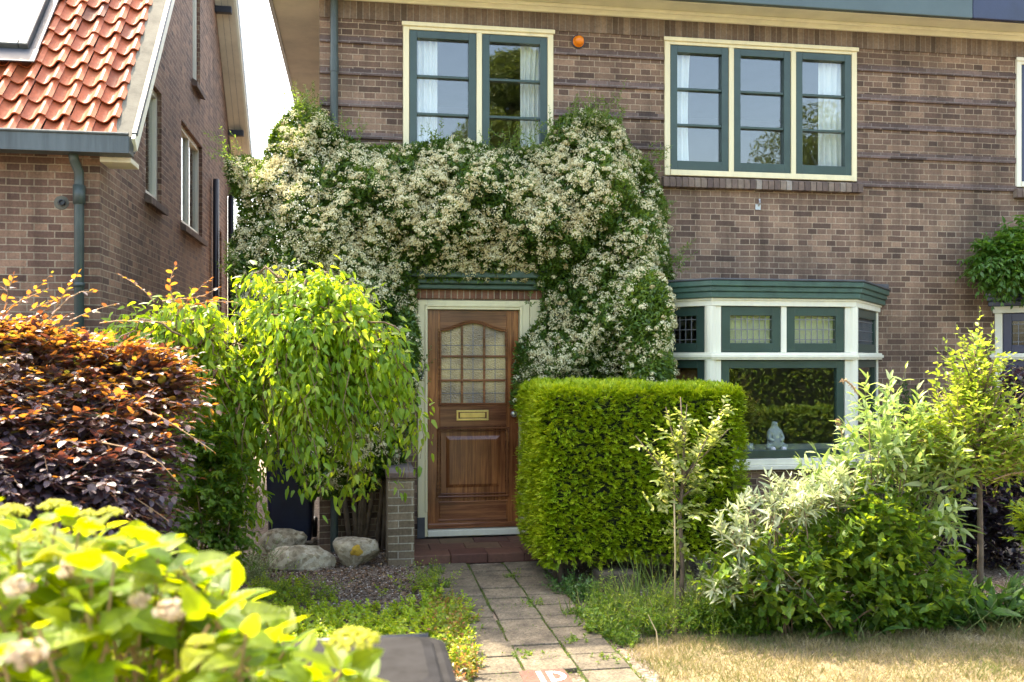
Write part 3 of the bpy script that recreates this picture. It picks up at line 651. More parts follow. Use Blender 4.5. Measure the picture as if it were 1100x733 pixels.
# arched top rail
N_ = 18
arc = []
for k in range(N_+1):
    t = k/N_; x = gx0+(gx1-gx0)*t
    e = math.cos((t-.5)*2*math.pi)*.5+.5
    arc.append((x, 2.185+.085*e))
MB().prism([(gx0+.0005, DZ1-.0005), (gx1-.0005, DZ1-.0005)]+arc[::-1], 'y', dy+.0005, dy+.044).build('top_rail', M['doorh'], door, bevel=.003)
MB().box(gx0+.0005, gx1-.0005, dy+.0005, dy+.044, gz0-.23, gz0).build('cross_rail', M['doorh'], door, bevel=.004); MB().box(gx0+.0005, gx1-.0005, dy+.0005, dy+.044, .17, .44).build('cross_rail', M['doorh'], door, bevel=.004)
# bead around the glass
bd = MB()
path = [(gx0+.006, dy-.004, gz0+.006)]+[(x if 0 < i < N_ else (gx0+.006 if i == 0 else gx1-.006), dy-.004, z-.006) for i, (x, z) in enumerate(arc)]+[(gx1-.006, dy-.004, gz0+.006), (gx0+.006, dy-.004, gz0+.006)]
bd.tube(path, .011, 6)
path2 = [(gx0-.014+(0), dy-.002, gz0-.016)]+[(x+(-.014 if i == 0 else .014 if i == N_ else 0), dy-.002, z+.014) for i, (x, z) in enumerate(arc)]+[(gx1+.014, dy-.002, gz0-.016), (gx0-.014, dy-.002, gz0-.016)]
bd.tube(path2, .006, 6)
bd.build('glazing_bead', M['doorh'], door)
def arcz(x):
    t = (x-gx0)/(gx1-gx0); return 2.185+.085*(math.cos((t-.5)*2*math.pi)*.5+.5)
MB().prism([(gx0, gz0), (gx1, gz0)]+arc[::-1], 'y', dy+.024, dy+.030).build('obscured_glass', None, door)
mu = MB()
for k in (1, 2):
    x = gx0+(gx1-gx0)*k/3; mu.box(x-.011, x+.011, dy+.003, dy+.0235, gz0, arcz(x)-.001)
    z = gz0+.245*k; 
    for q in range(3):
        a = gx0+(gx1-gx0)*q/3; mu.box(a+.0112, a+(gx1-gx0)/3-.0112, dy+.004, dy+.0235, z-.011, z+.011)
mu.build('glazing_bar', M['doorh'], door, bevel=.003)
lc = MB()
for k in range(3):
    x = gx0+(gx1-gx0)*(k+.5)/3; lc.box(x-.003, x+.003, dy+.0195, dy+.0238, gz0, arcz(x)-.002)
    z = gz0+.245*(k+.5)-.01; lc.box(gx0, gx1, dy+.018, dy+.0194, z-.003, z+.003)
lc.build('leaded_grid', M['leadcame'], door)
# lower panels
MB().box(gx0+.0005, gx1-.0005, dy+.02, dy+.04, .44, gz0-.23).build('lower_panel', M['door'], door)
pm = MB(); pz0, pz1 = .49, gz0-.245
for k, (i_, yy, r_) in enumerate(((0.0, dy-.005, .014), (.028, dy+.004, .009))):
    pm.tube([(gx0-.02+i_, yy, pz0+i_), (gx1+.02-i_, yy, pz0+i_), (gx1+.02-i_, yy, pz1-i_), (gx0-.02+i_, yy, pz1-i_), (gx0-.02+i_, yy, pz0+i_)], r_, 6)
pm.build('panel_moulding', M['doorh'], door)
rp_ = MB(); a, b, c, d = gx0+.065, gx1-.065, pz0+.09, pz1-.08
e = .035
rp_.add([(a, dy+.02, c), (b, dy+.02, c), (b, dy+.02, d), (a, dy+.02, d), (a+e, dy+.004, c+e), (b-e, dy+.004, c+e), (b-e, dy+.004, d-e), (a+e, dy+.004, d-e)],
        [(0, 1, 5, 4), (1, 2, 6, 5), (2, 3, 7, 6), (3, 0, 4, 7), (4, 5, 6, 7)]).build('raised_field', M['door'], door)
MB().box(DX0+.11, DX1-.11, dy-.008, dy+.0003, .245, .262).box(DX0+.11, DX1-.11, dy-.008, dy+.0003, .43, .445).build('bottom_moulding', M['doorh'], door, bevel=.004)
MB().box(DX0+.002, DX1-.002, dy-.022, dy-.0005, .172, .225).build('weather_board', M['doorh'], door, bevel=.008)
lp_ = MB(); lx = 1.15
lp_.box(lx-.165, lx+.165, dy-.006, dy+.0003, 1.265, 1.285).box(lx-.165, lx+.165, dy-.006, dy+.0003, 1.35, 1.37).box(lx-.165, lx-.145, dy-.006, dy+.0003, 1.2855, 1.3495).box(lx+.145, lx+.165, dy-.006, dy+.0003, 1.2855, 1.3495).box(lx-.13, lx+.13, dy-.004, dy+.0004, 1.293, 1.343)
lp_.build('letter_plate', M['brass'], door, bevel=.003)
MB().lathe([(.028, 0), (.028, .006), (.012, .012), (.012, .035), (.03, .045), (.034, .06), (.024, .075), (.004, .08)], (DX1-.055, dy, 1.33), (0, -1, 0)).build('door_knob', M['steel'], door, smooth=True)
# obscured, rippled glass
m_, N, L, out = nodes_of('rippled_obscured_glass')
tc = N('ShaderNodeTexCoord'); vo = N('ShaderNodeTexVoronoi'); setin(vo, Scale=75.0); L(tc.outputs['Object'], vo.inputs['Vector'])
ns = N('ShaderNodeTexNoise'); setin(ns, Scale=3.0, Detail=3.0); L(tc.outputs['Object'], ns.inputs['Vector'])
rpn = ramp(N, [(.35, (.24, .18, .11)), (.5, (.42, .31, .15)), (.65, (.56, .42, .19))]); L(ns.outputs['Fac'], rpn.inputs['Fac'])
p = N('ShaderNodeBsdfPrincipled'); setin(p, Roughness=.18); L(rpn.outputs['Color'], p.inputs['Base Color'])
b = N('ShaderNodeBump'); setin(b, Strength=.9, Distance=.006); L(vo.outputs['Distance'], b.inputs['Height']); L(b.outputs['Normal'], p.inputs['Normal']); L(p.outputs['BSDF'], out.inputs['Surface'])
[c for c in door.children if c.name.startswith('obscured')][0].data.materials.append(m_)
bell = MB().box(.597, .648, -.047, -.0365, 1.69, 1.81).build('doorbell', M['zinc'], dfr, bevel=.006)
MB().box(.595, .65, -.052, -.0365, 1.765, 1.815).build('doorbell_cover', M['black'], dfr, bevel=.006)

# ---- eaves
ce = MB()
ce.box(-.86, HX1+.4, -.40, -.03, 5.535, 5.56)
corn = ce.build('cornice', M['cornice'], house)
MB().box(-.38, HX1+.4, -.055, -.015, 5.45, 5.534).box(-.38, HX1+.4, -.085, -.056, 5.495, 5.534).box(-.38, HX1+.4, -.36, -.30, 5.515, 5.534).build('cornice_moulding', M['cornice'], corn, bevel=.01)
MB().box(-.9, 6.42, -.47, -.401, 5.50, 5.86).build('fascia', M['bluegreen'], corn, bevel=.01)
MB().box(6.4205, HX1+.4, -.472, -.402, 5.50, 5.86).build('fascia', M['navy'], corn, bevel=.01)
MB().box(-.86, -.381, -.029, 8.3, 5.535, 5.56).build('side_soffit', M['soffit'], corn)
MB().box(-.9, -.861, -.40, 8.3, 5.52, 5.84).build('side_fascia', M['bluegreen'], corn)
rz = 5.88
MB().add([(-.9, -.5, rz), (HX1+.4, -.5, rz), (HX1+.4, 4.0, rz+4.6), (2.8, 4.0, rz+4.6), (-.9, 8.4, rz), (HX1+.4, 8.4, rz)],
         [(0, 1, 2, 3), (0, 3, 4), (3, 2, 5, 4), (1, 5, 2)]).build('roof', paint('slate_roof', (.06, .06, .065), .8, .3, 3.0), house)
MB().tube([(-.235, -.075, 5.5), (-.235, -.075, .0)], .038, 12).tube([(-.235, -.075, 4.72), (-.235, -.075, 4.86)], .043, 12).tube([(-.235, -.075, 2.4), (-.235, -.075, 2.5)], .043, 12).build('drainpipe', M['pipe'], house)
al = MB().lathe([(.060, 0), (.060, .02), (.052, .022), (.052, .05), (.042, .075), (.02, .088), (.002, .09)], (2.245, 0, 5.175), (0, -1, 0)).build('alarm_light', M['amber'], house, smooth=True)
MB().lathe([(.072, 0), (.072, .012), (.064, .014)], (2.245, -.0005, 5.175), (0, -1, 0)).build('alarm_base', M['black'], al)
MB().box(4.185, 4.245, -.012, -.001, 3.485, 3.545).tube([(4.22, -.012, 3.53), (4.225, -.03, 3.56), (4.23, -.012, 3.60)], .012, 6).build('wall_hook', M['steel'], house, bevel=.003)

# ---- doorstep and pier
ds = MB().box(.515, 1.835, -.80, -.022, -.05, .055); r7 = np.random.default_rng(4)
for j, (ya, yb_) in enumerate(((-.83, -.56), (-.555, -.29), (-.285, -.024))):
    xx = .50-[0, .17, .05][j]
    while xx < 1.85:
        xe = min(xx+.345, 1.85)
        if xe > .56: ds.box(max(xx, .5), xe-.005, ya, yb_, .0555 if j else .0, .085+r7.normal()*.0015, tone=float(r7.uniform(0, 1)))
        xx += .345
ds.build('doorstep', tonemat('quarry_tile', [(0, (.10, .04, .03)), (.5, (.15, .068, .045)), (1, (.17, .11, .06))], .6), house, bevel=.006)['label'] = 'worn red brown tiled doorstep'
pier = thing('brick_pier', 'low olive brown brick pier standing left of the front door', 'pier', (.39, -.5, 0))
MB().box(.265, .505, -.86, -.023, -.05, .80).build('pier_body', M['brick_pier'], pier, bevel=.006)
MB().box(.25, .52, -.875, -.023, .801, .86).build('pier_cap', M['brick_dark'], pier, bevel=.012)

# ---- curtains, figurine and cup
def curtain(x0, x1, z0, z1, y, folds, label, mat='curtain', seed=0, name='curtain', taper=0.0):
    r = np.random.default_rng(seed); nx = folds*8+1; nz = 12; vs = []; fs = []
    for j in range(nz):
        t = j/(nz-1); z = z1+(z0-z1)*t
        for i in range(nx):
            s = i/(nx-1); w = 1-taper*math.sin(t*math.pi*.9)
            x = x0+(x1-x0)*s*w
            vs.append((x, y+.028*math.sin(s*folds*2*math.pi+.3*math.sin(t*3))*(0.7+.5*t)+.006*r.normal()*0, z))
    for j in range(nz-1):
        for i in range(nx-1): fs.append((j*nx+i, j*nx+i+1, (j+1)*nx+i+1, (j+1)*nx+i))
    o = MB().add(vs, fs).build(name, M[mat], smooth=True)
    s = o.modifiers.new('thick', 'SOLIDIFY'); s.thickness = .003
    return tag(o, label, 'curtain', 'white curtains in the upper windows' if mat == 'curtain' else None)
curtain(.56, .80, 3.84, 5.2, .105, 4, 'white curtain at the left side of the two sash upstairs window')
curtain(1.66, 1.90, 3.84, 5.2, .105, 4, 'white curtain at the right side of the two sash upstairs window', taper=.2)
curtain(3.28, 3.50, 3.84, 5.2, .105, 3, 'narrow white curtain behind the left sash of the three sash upstairs window', taper=.12)
curtain(4.97, 5.28, 3.84, 5.2, .105, 4, 'white curtain behind the right sash of the three sash upstairs window', taper=.1)
Ls = lens1[1]
for s0, s1, lab in ((.16, Ls/2-.06, 'tan blind behind the left leaded pane of the bay front'), (Ls/2+.06, Ls-.16, 'tan blind behind the right leaded pane of the bay front')):
    a, b = along1(1, s0, .088), along1(1, s1, .088)
    o = MB().box(a[0], b[0], a[1], a[1]+.012, 1.97, 2.39).build('blind', M['blind']); tag(o, lab, 'blind', 'blinds in the bay window')
a, b = along1(0, .42, .14), along1(0, lens1[0]-.15, .14)
o = MB().prism([tuple(a), tuple(b), tuple(b+V3(.012, .01, 0)[:2]), tuple(a+V3(.012, .01, 0)[:2])], 'z', 1.0, 1.88).build('curtain', M['brownblind']); tag(o, 'rust brown curtain inside the left side light of the bay', 'curtain')
# figurine: seated white figure
fx, fy, fz = 3.33+ (on_y(832, 480, -.80)[0]-3.33), -.80, .981
bm_verts = [(0, 0, .09), (0, 0, .16), (0, 0, .22), (0, 0, .265), (0, -.01, .31), (-.05, -.01, .2), (-.075, -.03, .14), (-.03, -.06, .11), (.05, -.01, .2), (.075, -.03, .14), (.03, -.06, .11),
            (-.05, -.02, .07), (-.10, -.05, .05), (-.03, -.1, .04), (.05, -.02, .07), (.10, -.05, .05), (.03, -.1, .04)]
bm_edges = [(0, 1), (1, 2), (2, 3), (3, 4), (2, 5), (5, 6), (6, 7), (2, 8), (8, 9), (9, 10), (0, 11), (11, 12), (12, 13), (0, 14), (14, 15), (15, 16)]
rad = [.062, .058, .045, .022, .042, .03, .022, .02, .03, .022, .02, .045, .036, .026, .045, .036, .026]
me = bpy.data.meshes.new('figurine'); me.from_pydata([(fx+x, fy+y, fz+z-.008) for x, y, z in bm_verts], bm_edges, [])
fg = link('figurine', me, M['figurine']); sk = fg.modifiers.new('skin', 'SKIN')
for i, r_ in enumerate(rad): me.skin_vertices[0].data[i].radius = (r_, r_)
me.skin_vertices[0].data[0].use_root = True
ss = fg.modifiers.new('sub', 'SUBSURF'); ss.levels = 2; ss.render_levels = 2
tag(fg, 'small white seated figurine on the bay window board', 'figurine')
cup = MB().lathe([(.026, 0), (.034, .005), (.038, .09), (.034, .09), (.03, .012), (.001, .01)], (on_y(805, 487, -.80)[0], -.80, fz-.004), n=20).build('cup', M['figurine'], smooth=True)
tag(cup, 'small white cup beside the seated figurine in the bay window', 'cup')

# ================================================================== NEIGHBOUR HOUSE
NX = -2.18; NY0, NY1 = -.98, 6.9
nb = thing('neighbour_house', 'red tiled gabled house at the left with a roof window and zinc gutter', 'house', (-5, 3, 0))
E0 = V3(0, -1.1, 3.72); SL = 1.16  # roof plane: z = 3.72 + 1.16 (y+1.1)
YR = 3.75; ZR = E0[2]+SL*(YR+1.1); SB = 1.03
zb_end = ZR-SB*(8.0-YR)
MB().wall('y', -9.0, NX-.301, -.1, 3.80, NY0, NY0+.3, []).build('front_wall', M['brick_n'], nb)
# gable wall with openings (built as a wall up to 3.62 plus gable cut by the roof line)
gw = MB()
holes = [(.755, 1.55, 3.62, 4.86), (2.73, 4.31, 3.6, 4.88), (5.62, 6.2, 2.58, 3.93), (3.54, 4.12, 5.63, 7.13)]
def rooflow(y): return min(E0[2]+SL*(y+1.1), ZR-SB*(y-YR))-.12
Ys = sorted({NY0, NY1, YR, *[h[i] for h in holes for i in (0, 1)]}); 
for i in range(len(Ys)-1):
    a, b = Ys[i], Ys[i+1]; mid = (a+b)/2
    segs = []; lo = -.1
    for h in sorted([h for h in holes if h[0] < mid < h[1]], key=lambda h: h[2]):
        segs.append((lo, lo, h[2], h[2])); lo = h[3]
    segs.append((lo, lo, rooflow(a), rooflow(b)))
    for l0, l1, t0, t1 in segs:
        gw.add([(NX, a, l0), (NX, b, l1), (NX, b, t1), (NX, a, t0)], [(0, 1, 2, 3)])
        gw.add([(NX-.3, a, l0), (NX-.3, b, l1), (NX-.3, b, t1), (NX-.3, a, t0)], [(0, 1, 2, 3)])
for h in holes:
    a, b, c, d = h
    gw.add([(NX, a, c), (NX-.3, a, c), (NX-.3, a, d), (NX, a, d)], [(0, 1, 2, 3)]); gw.add([(NX, b, c), (NX-.3, b, c), (NX-.3, b, d), (NX, b, d)], [(0, 1, 2, 3)])
    gw.add([(NX, a, c), (NX-.3, a, c), (NX-.3, b, c), (NX, b, c)], [(0, 1, 2, 3)]); gw.add([(NX, a, d), (NX-.3, a, d), (NX-.3, b, d), (NX, b, d)], [(0, 1, 2, 3)])
gw.add([(NX, NY0, -.1), (NX-.3, NY0, -.1), (NX-.3, NY0, rooflow(NY0)), (NX, NY0, rooflow(NY0))], [(0, 1, 2, 3)])
gw.add([(NX, NY1, -.1), (NX-.3, NY1, -.1), (NX-.3, NY1, rooflow(NY1)), (NX, NY1, rooflow(NY1))], [(0, 1, 2, 3)])
gable = gw.build('gable_wall', M['brick_n'], nb)
MB().wall('y', -9.0, NX-.301, -.1, 5.2, NY1-.3, NY1, []).box(-9.0, NX-.31, 3.4, 3.5, 0, 5.5).build('rear_wall', M['brick_n'], nb)
MB().box(-9.0, NX-.302, NY0+.31, NY1-.31, 3.3, 3.4).build('upper_floor', M['room'], nb)
for h in holes:
    a, b, c, d = h
    f = MB(); xw = NX-.045
    f.box(xw-.07, xw, a+.002, a+.07, c+.002, d-.002).box(xw-.07, xw, b-.07, b-.002, c+.002, d-.002).box(xw-.07, xw, a+.07, b-.07, d-.07, d-.002).box(xw-.07, xw, a+.07, b-.07, c+.002, c+.07)
    if b-a > 1: f.box(xw-.068, xw-.002, (a+b)/2-.03, (a+b)/2+.03, c+.07, d-.07)
    w_ = f.build('window', M['white'], nb, bevel=.005)
    MB().box(xw-.045, xw-.04, a+.06, b-.06, c+.06, d-.06).build('pane', M['glass'], w_)
    s = MB(); n = int((b-a+.1)/.075)
    for i in range(n):
        yy = a-.05+i*(b-a+.1)/n; q = (b-a+.1)/n-.008
        s.add([(NX-.0, yy, c-.10), (NX+.07, yy, c-.12), (NX+.07, yy+q, c-.12), (NX, yy+q, c-.10), (NX-.0, yy, c+.0), (NX+.07, yy, c-.045), (NX+.07, yy+q, c-.045), (NX, yy+q, c)],
              [(0, 1, 2, 3), (4, 5, 6, 7), (0, 1, 5, 4), (1, 2, 6, 5), (2, 3, 7, 6), (3, 0, 4, 7)], tone=float(rng.uniform(0, .7)))
    s.build('window_sill', M['sillbrick'], w_, bevel=.004)
# pantiles
ny_ = 25; cs = .268; tw = .198
sl = math.sqrt(1+SL*SL); ey, ez = 1/sl, SL/sl   # unit vector up the slope
nrm = V3(0, -ez, ey)
XT1 = -2.015; ntile = 33
def prof(q):  # pantile S profile, q in 0..1 across one tile (left to right)
    return .048*math.cos((q-.80)*2*math.pi)*(1.0 if q > .55 else .55) + (.012 if q > .97 else 0)
tl = MB(); NP = 12
r2 = np.random.default_rng(9)
for c in range(ny_):
    for k in range(ntile):
        xr = XT1-k*tw; xl = xr-tw-.004
        tone = float(np.clip(r2.normal(.5, .22), 0, 1)); dj = r2.normal()*.004; ds = r2.normal()*.005; tx = r2.normal()*.0025
        vs = []
        for (s_, h_) in ((c*cs-.028+ds, .052+dj-.014), (c*cs-.028+ds, .052+dj), (c*cs+.06, .040+dj), ((c+1)*cs+.02, .016)):
            for i in range(NP+1):
                q = i/NP; x = xl+(xr-xl)*q+tx
                p_ = E0 + V3(0, ey, ez)*s_ + nrm*(h_+prof(q)); vs.append((x, p_[1], p_[2]))
        fs = [(j*(NP+1)+i, j*(NP+1)+i+1, (j+1)*(NP+1)+i+1, (j+1)*(NP+1)+i) for j in range(3) for i in range(NP)]
        tl.add(vs, fs, tone)
tiles = tl.build('roof_tiles', M['tile'], nb)
me = tiles.data; me.polygons.foreach_set('use_smooth', np.ones(len(me.polygons), bool))
try: me.set_sharp_from_angle(angle=R(35))
except Exception: pass
# roof body (deck) + rear slope
rb = MB()
rb.prism([(-1.1, 3.72-.03), (YR, ZR-.03), (8.0, zb_end-.03), (8.0, zb_end-.15), (YR, ZR-.2), (-.95, 3.66)], 'x', -9.0, -1.9)
deck = rb.build('roof_deck', M['lead'], nb)
MB().prism([(YR, ZR-.02), (8.02, zb_end-.02), (8.02, zb_end+.05), (YR, ZR+.06)], 'x', -9.0, -1.96).build('rear_tiles', paint('rear_roof_tile', (.2, .1, .07), .8, .3, 4.0), deck)
# soffit boards beneath the gable overhang
so = MB()
for (ya, za, yb, zb_) in ((-1.0, 3.72+.1*SL-.17, YR, ZR-.215), (YR, ZR-.215, 8.0, zb_end-.165)):
    d = V3(0, yb-ya, zb_-za); nl = max(2, int(np.linalg.norm(d)/.9))
    for k in range(3):
        x0 = NX+.004+k*.095; so.add([(x0, ya, za), (x0+.09, ya, za), (x0+.09, yb, zb_), (x0, yb, zb_), (x0, ya, za+.02), (x0+.09, ya, za+.02), (x0+.09, yb, zb_+.02), (x0, yb, zb_+.02)],
                                     [(0, 3, 2, 1), (4, 5, 6, 7), (0, 1, 5, 4), (1, 2, 6, 5), (2, 3, 7, 6), (3, 0, 4, 7)])
so.build('verge_soffit', M['soffit'], deck)
for yy in (5.5, 7.0):
    zz = ZR-SB*(yy-YR)-.26; MB().box(NX+.004, -1.93, yy-.05, yy+.05, zz-.06, zz+.04).build('purlin_end', M['black'], deck, bevel=.008)
# verge strip and metal edge
vg = MB(); s1 = (YR+1.1)*sl
a = E0+nrm*.065; b_ = a+V3(0, ey, ez)*s1
vg.add([(-2.03, *a[1:]), (-1.885, *a[1:]), (-1.885, *b_[1:]), (-2.03, *b_[1:]), (-2.03, *(a-nrm*.06)[1:]), (-1.885, *(a-nrm*.06)[1:]), (-1.885, *(b_-nrm*.06)[1:]), (-2.03, *(b_-nrm*.06)[1:])],
       [(0, 1, 2, 3), (4, 7, 6, 5), (0, 4, 5, 1), (1, 5, 6, 2), (2, 6, 7, 3), (3, 7, 4, 0)])
vg.build('verge_strip', M['concrete'], deck)
ed = MB()
for (p0, p1) in ((E0+V3(0, -.02, -.02), V3(0, YR, ZR+.01)), (V3(0, YR, ZR+.01), V3(0, 8.05, zb_end-.05))):
    ed.beam((-1.868, p0[1], p0[2]), (-1.868, p1[1], p1[2]), .03, .13)
ed.build('bargeboard', M['white'], deck, bevel=.004)
ed = MB()
for (p0, p1) in ((E0+V3(0, -.02, .068), V3(0, YR, ZR+.09)), (V3(0, YR, ZR+.09), V3(0, 8.05, zb_end+.04))):
    ed.beam((-1.866, p0[1], p0[2]), (-1.866, p1[1], p1[2]), .045, .035)
ed.build('verge_capping', M['zinc'], deck, bevel=.006)
MB().beam((-1.885, YR, ZR-.06), (-1.885, 8.05, zb_end-.12), .05, .12).build('rear_bargeboard', M['white'], deck, bevel=.004)
MB().beam((-1.862, YR, ZR+.03), (-1.862, 8.05, zb_end-.03), .03, .14).build('rear_verge_edge', M['black'], deck, bevel=.004)
# zinc box gutter
gt = MB(); gx = -1.88
gt.prism([(-1.27, 3.60), (-1.27, 3.755), (-1.262, 3.762), (-1.25, 3.755), (-1.25, 3.615), (-1.12, 3.615), (-1.12, 3.70), (-1.105, 3.70), (-1.105, 3.60)], 'x', -9.0, gx)
gt.prism([(-1.265, 3.603), (-1.265, 3.74), (-1.11, 3.70), (-1.11, 3.603)], 'x', gx-.004, gx+.004)
gt.tube([(-9, -1.272, 3.758), (gx, -1.272, 3.758)], .014, 8)
gut = gt.build('gutter', M['zinc'], nb)
MB().box(-2.15, -1.9, -1.10, -.80, 3.555, 3.598).build('eaves_block', M['soffit'], nb, bevel=.005)
dpx = on_y(85, 230, NY0-.07)[0]
MB().tube([(dpx-.02, -1.15, 3.61), (dpx-.02, -1.12, 3.56), (dpx, NY0-.075, 3.47), (dpx, NY0-.07, 3.40), (dpx, NY0-.07, 0)], .04, 12).tube([(dpx, NY0-.07, 3.2), (dpx, NY0-.07, 3.36)], .05, 12).tube([(dpx, NY0-.07, 2.5), (dpx, NY0-.07, 2.54)], .047, 12).build('drainpipe', M['pipe'], nb, smooth=True)
hp = on_y(66, 218, NY0)
MB().lathe([(.062, 0), (.055, .004), (.03, .006), (.028, .003)], (hp[0], NY0, hp[2]), (0, -1, 0), 14).build('mortar_patch', M['concrete'], nb)
MB().lathe([(.026, 0), (.026, .03), (.02, .031), (.018, .01)], (hp[0]+.01, NY0-.0065, hp[2]), (0, -1, 0), 12).build('vent_pipe', M['black'], nb)
pp = ray(232, 250); t_ = (NX+.06)/pp[0]; py = CAM[1]+pp[1]*t_
MB().tube([(NX+.06, py, 0), (NX+.06, py, 4.6)], .045, 10).build('drainpipe', M['black'], nb, smooth=True)
pp = ray(251, 250); t_ = (NX+.3)/pp[0]; py = CAM[1]+pp[1]*t_
MB().tube([(NX+.06, 6.85, 0), (NX+.06, 6.85, 4.6), (NX+.2, 7.2, 5.2)], .05, 10).build('drainpipe', M['black'], nb, smooth=True)
# roof window
def roof_pt(u, v):
    d = ray(u, v); # z = E0z + SL (y - E0y)
    t = (E0[2]+SL*(CAM[1]-E0[1])-CAM[2])/(d[2]-SL*d[1]); return CAM+d*t
pr = roof_pt(40, 66); ptp = roof_pt(52, 6)
def rs(p): return (p[1]-E0[1])*sl
s0, s1_ = rs(pr)+.02, rs(ptp)+.05; xr = (pr[0]+ptp[0])/2; xl = xr-.95
def roofbox(mb, x0, x1, sa, sb, h0, h1):
    vs = []
    for h in (h0, h1):
        for (x, s_) in ((x0, sa), (x1, sa), (x1, sb), (x0, sb)):
            p_ = E0+V3(0, ey, ez)*s_+nrm*h; vs.append((x, p_[1], p_[2]))
    return mb.add(vs, [(0, 3, 2, 1), (4, 5, 6, 7), (0, 1, 5, 4), (1, 2, 6, 5), (2, 3, 7, 6), (3, 0, 4, 7)])
sk_ = MB(); w = .08
roofbox(sk_, xl, xl+w, s0, s1_, .02, .16); roofbox(sk_, xr-w, xr, s0, s1_, .02, .16); roofbox(sk_, xl+w, xr-w, s0, s0+w, .02, .16); roofbox(sk_, xl+w, xr-w, s1_-w, s1_, .02, .165)
skl = sk_.build('roof_window', M['zinc'], nb, bevel=.012)
g = MB(); roofbox(g, xl+w, xr-w, s0+w, s1_-w, .12, .126); g.build('pane', M['skyglass'], skl)
g = MB(); roofbox(g, xl+w, xr-w, s0+w, s1_-w, .104, .11); g.build('blind', paint('roof_window_blind', (.30, .27, .21), .9, .04, 2.0, bump=0.0), skl)
g = MB(); roofbox(g, xl-.08, xr+.09, s0-.20, s0-.002, .098, .112); roofbox(g, xr+.001, xr+.08, s0-.002, s1_+.05, .085, .105); g.build('flashing', M['lead'], skl, bevel=.01)

# ================================================================== PLANTS
def plant_leaves(name, mat, d, rng, parent, shape='simple', fold=.18, curl=.15, mean=.5, sd=.22, tone=None):
    return leaf_mesh(name, mat, d['P'], d['D'], d['N'], d['L'], d['W'], tones(rng, len(d['P']), mean, sd) if tone is None else tone, shape, fold, curl, parent)
def free(mb, name, mat, parent, **k): return mb.build(name, mat, parent, **k)

# ---- generic shrub from ellipsoid lumps with shoots
def shrub(name, label, catg, base, lumps, nsh, mat, rng, slen, nleaf, lL, lW, shape='simple', opp=True, ang=55, droop=.2, upb=.5, up=.8, stemmat='greenstem', mean=.5, hang=0.0, stems=10, sd=.22, lo=.45, fold=.18, trunk=.008, curl=.15):
    t_ = thing(name, label, catg, base)
    B, Dn = [], []
    tot = sum(w for _, _, w in lumps)
    for c_, r_, w in lumps:
        p_, d_ = ellipsoid_pts(rng, int(nsh*w/tot), c_, r_, lo, .95); B.append(p_); Dn.append(d_)
    B = np.concatenate(B); Dn = np.concatenate(Dn); k = B[:, 2] > .02; B = B[k]; Dn = Dn[k]
    dr = Dn*.8+V3(0, 0, upb)+rng.normal(size=B.shape)*.35
    ln = rng.uniform(slen*.6, slen*1.3, len(B))
    sd_, stp = shoots(rng, B-unit(dr)*ln[:, None]*.5, dr, ln, nleaf, droop, lL, lW, opp, ang, up, hang=hang)
    sd_['P'][:, 2] = np.maximum(sd_['P'][:, 2], .012)
    plant_leaves('foliage', M[mat], sd_, rng, t_, shape, fold, curl, mean, sd)
    stem_mesh('twig', M[stemmat], stp, np.linspace(.003, .001, 5)[None], t_, 3)
    if stems:
        bx = np.array(base)
        for k in range(stems):
            tgt = B[rng.integers(len(B))]; st_ = bx+V3(rng.normal()*.08, rng.normal()*.06, -.03); mid = (st_*.45+tgt*.55)+V3(*(rng.normal(size=3)*.05)); mid[2] = max(mid[2], .1)
            MB().tube([st_, mid, tgt], [trunk, trunk*.7, trunk*.3], 6).build('stem', M['twig'], t_, smooth=True)
    return t_
def gp(u, t_, z=0.0):   # ground-plan point at image column u and distance t_
    p_ = CAM+(FW+RT*((u-550)/FPX))*t_; return V3(p_[0], p_[1], z)
# ---- the blossoming climber on the facade
rng = np.random.default_rng(21)
cl_uv = [(250, 335), (243, 270), (255, 222), (240, 182), (238, 165), (262, 162), (280, 170), (290, 135), (318, 104), (345, 112), (365, 138), (395, 152), (440, 150), (490, 143), (540, 155), (588, 152), (606, 122), (636, 110), (660, 122), (672, 150), (698, 176), (712, 215), (714, 260), (720, 300), (712, 340), (720, 380), (722, 440), (555, 440), (560, 372), (586, 342), (592, 312), (575, 298), (450, 298), (446, 330), (436, 380), (450, 430), (436, 500), (400, 530), (330, 540), (290, 470), (262, 400)]
CY = -.42
clp = []
for (u, v) in cl_uv:
    if u > 655: u += 12
    p_ = on_y(u, v, CY); clp.append((p_[0], p_[2]))
xs = [q[0] for q in clp]; zs_ = [q[1] for q in clp]
def climber_sample(n, rmin, rmax, power=1.0):
    x = rng.uniform(min(xs), max(xs), n); z = rng.uniform(min(zs_), max(zs_), n)
    k = inpoly(clp, x, z); x = x[k]; z = z[k]
    d, gx, gz = polydist(clp, x, z)
    T = np.minimum(.62, .10+1.1*d)*(1+.0*x) + .24*lump(x, 0*x, z, 1.15, .7)*np.minimum(1, d*4) 
    T = np.maximum(T, .06)
    T = np.where(z < 1.75, np.minimum(T, .42), T)
    rr = rng.uniform(rmin, rmax, len(x))**power
    y = -.06 - T*rr
    ed = np.exp(-d*6)
    n_ = unit(np.stack([gx*ed+.0*x, -np.ones_like(x)*.9, gz*ed+.35], 1))
    return np.stack([x, y, z], 1), n_, d, T
climb = thing('flowering_climber', 'wide cream flowered climbing shrub arched over the front door', 'climbing shrub', (.1, -.2, 0))
P, n_, d, T = climber_sample(300000, 0.1, 1.05, .5)
keep = rng.random(len(P)) < np.where(P[:, 0] < -.3, 1.0, .68); P = P[keep]; n_ = n_[keep]
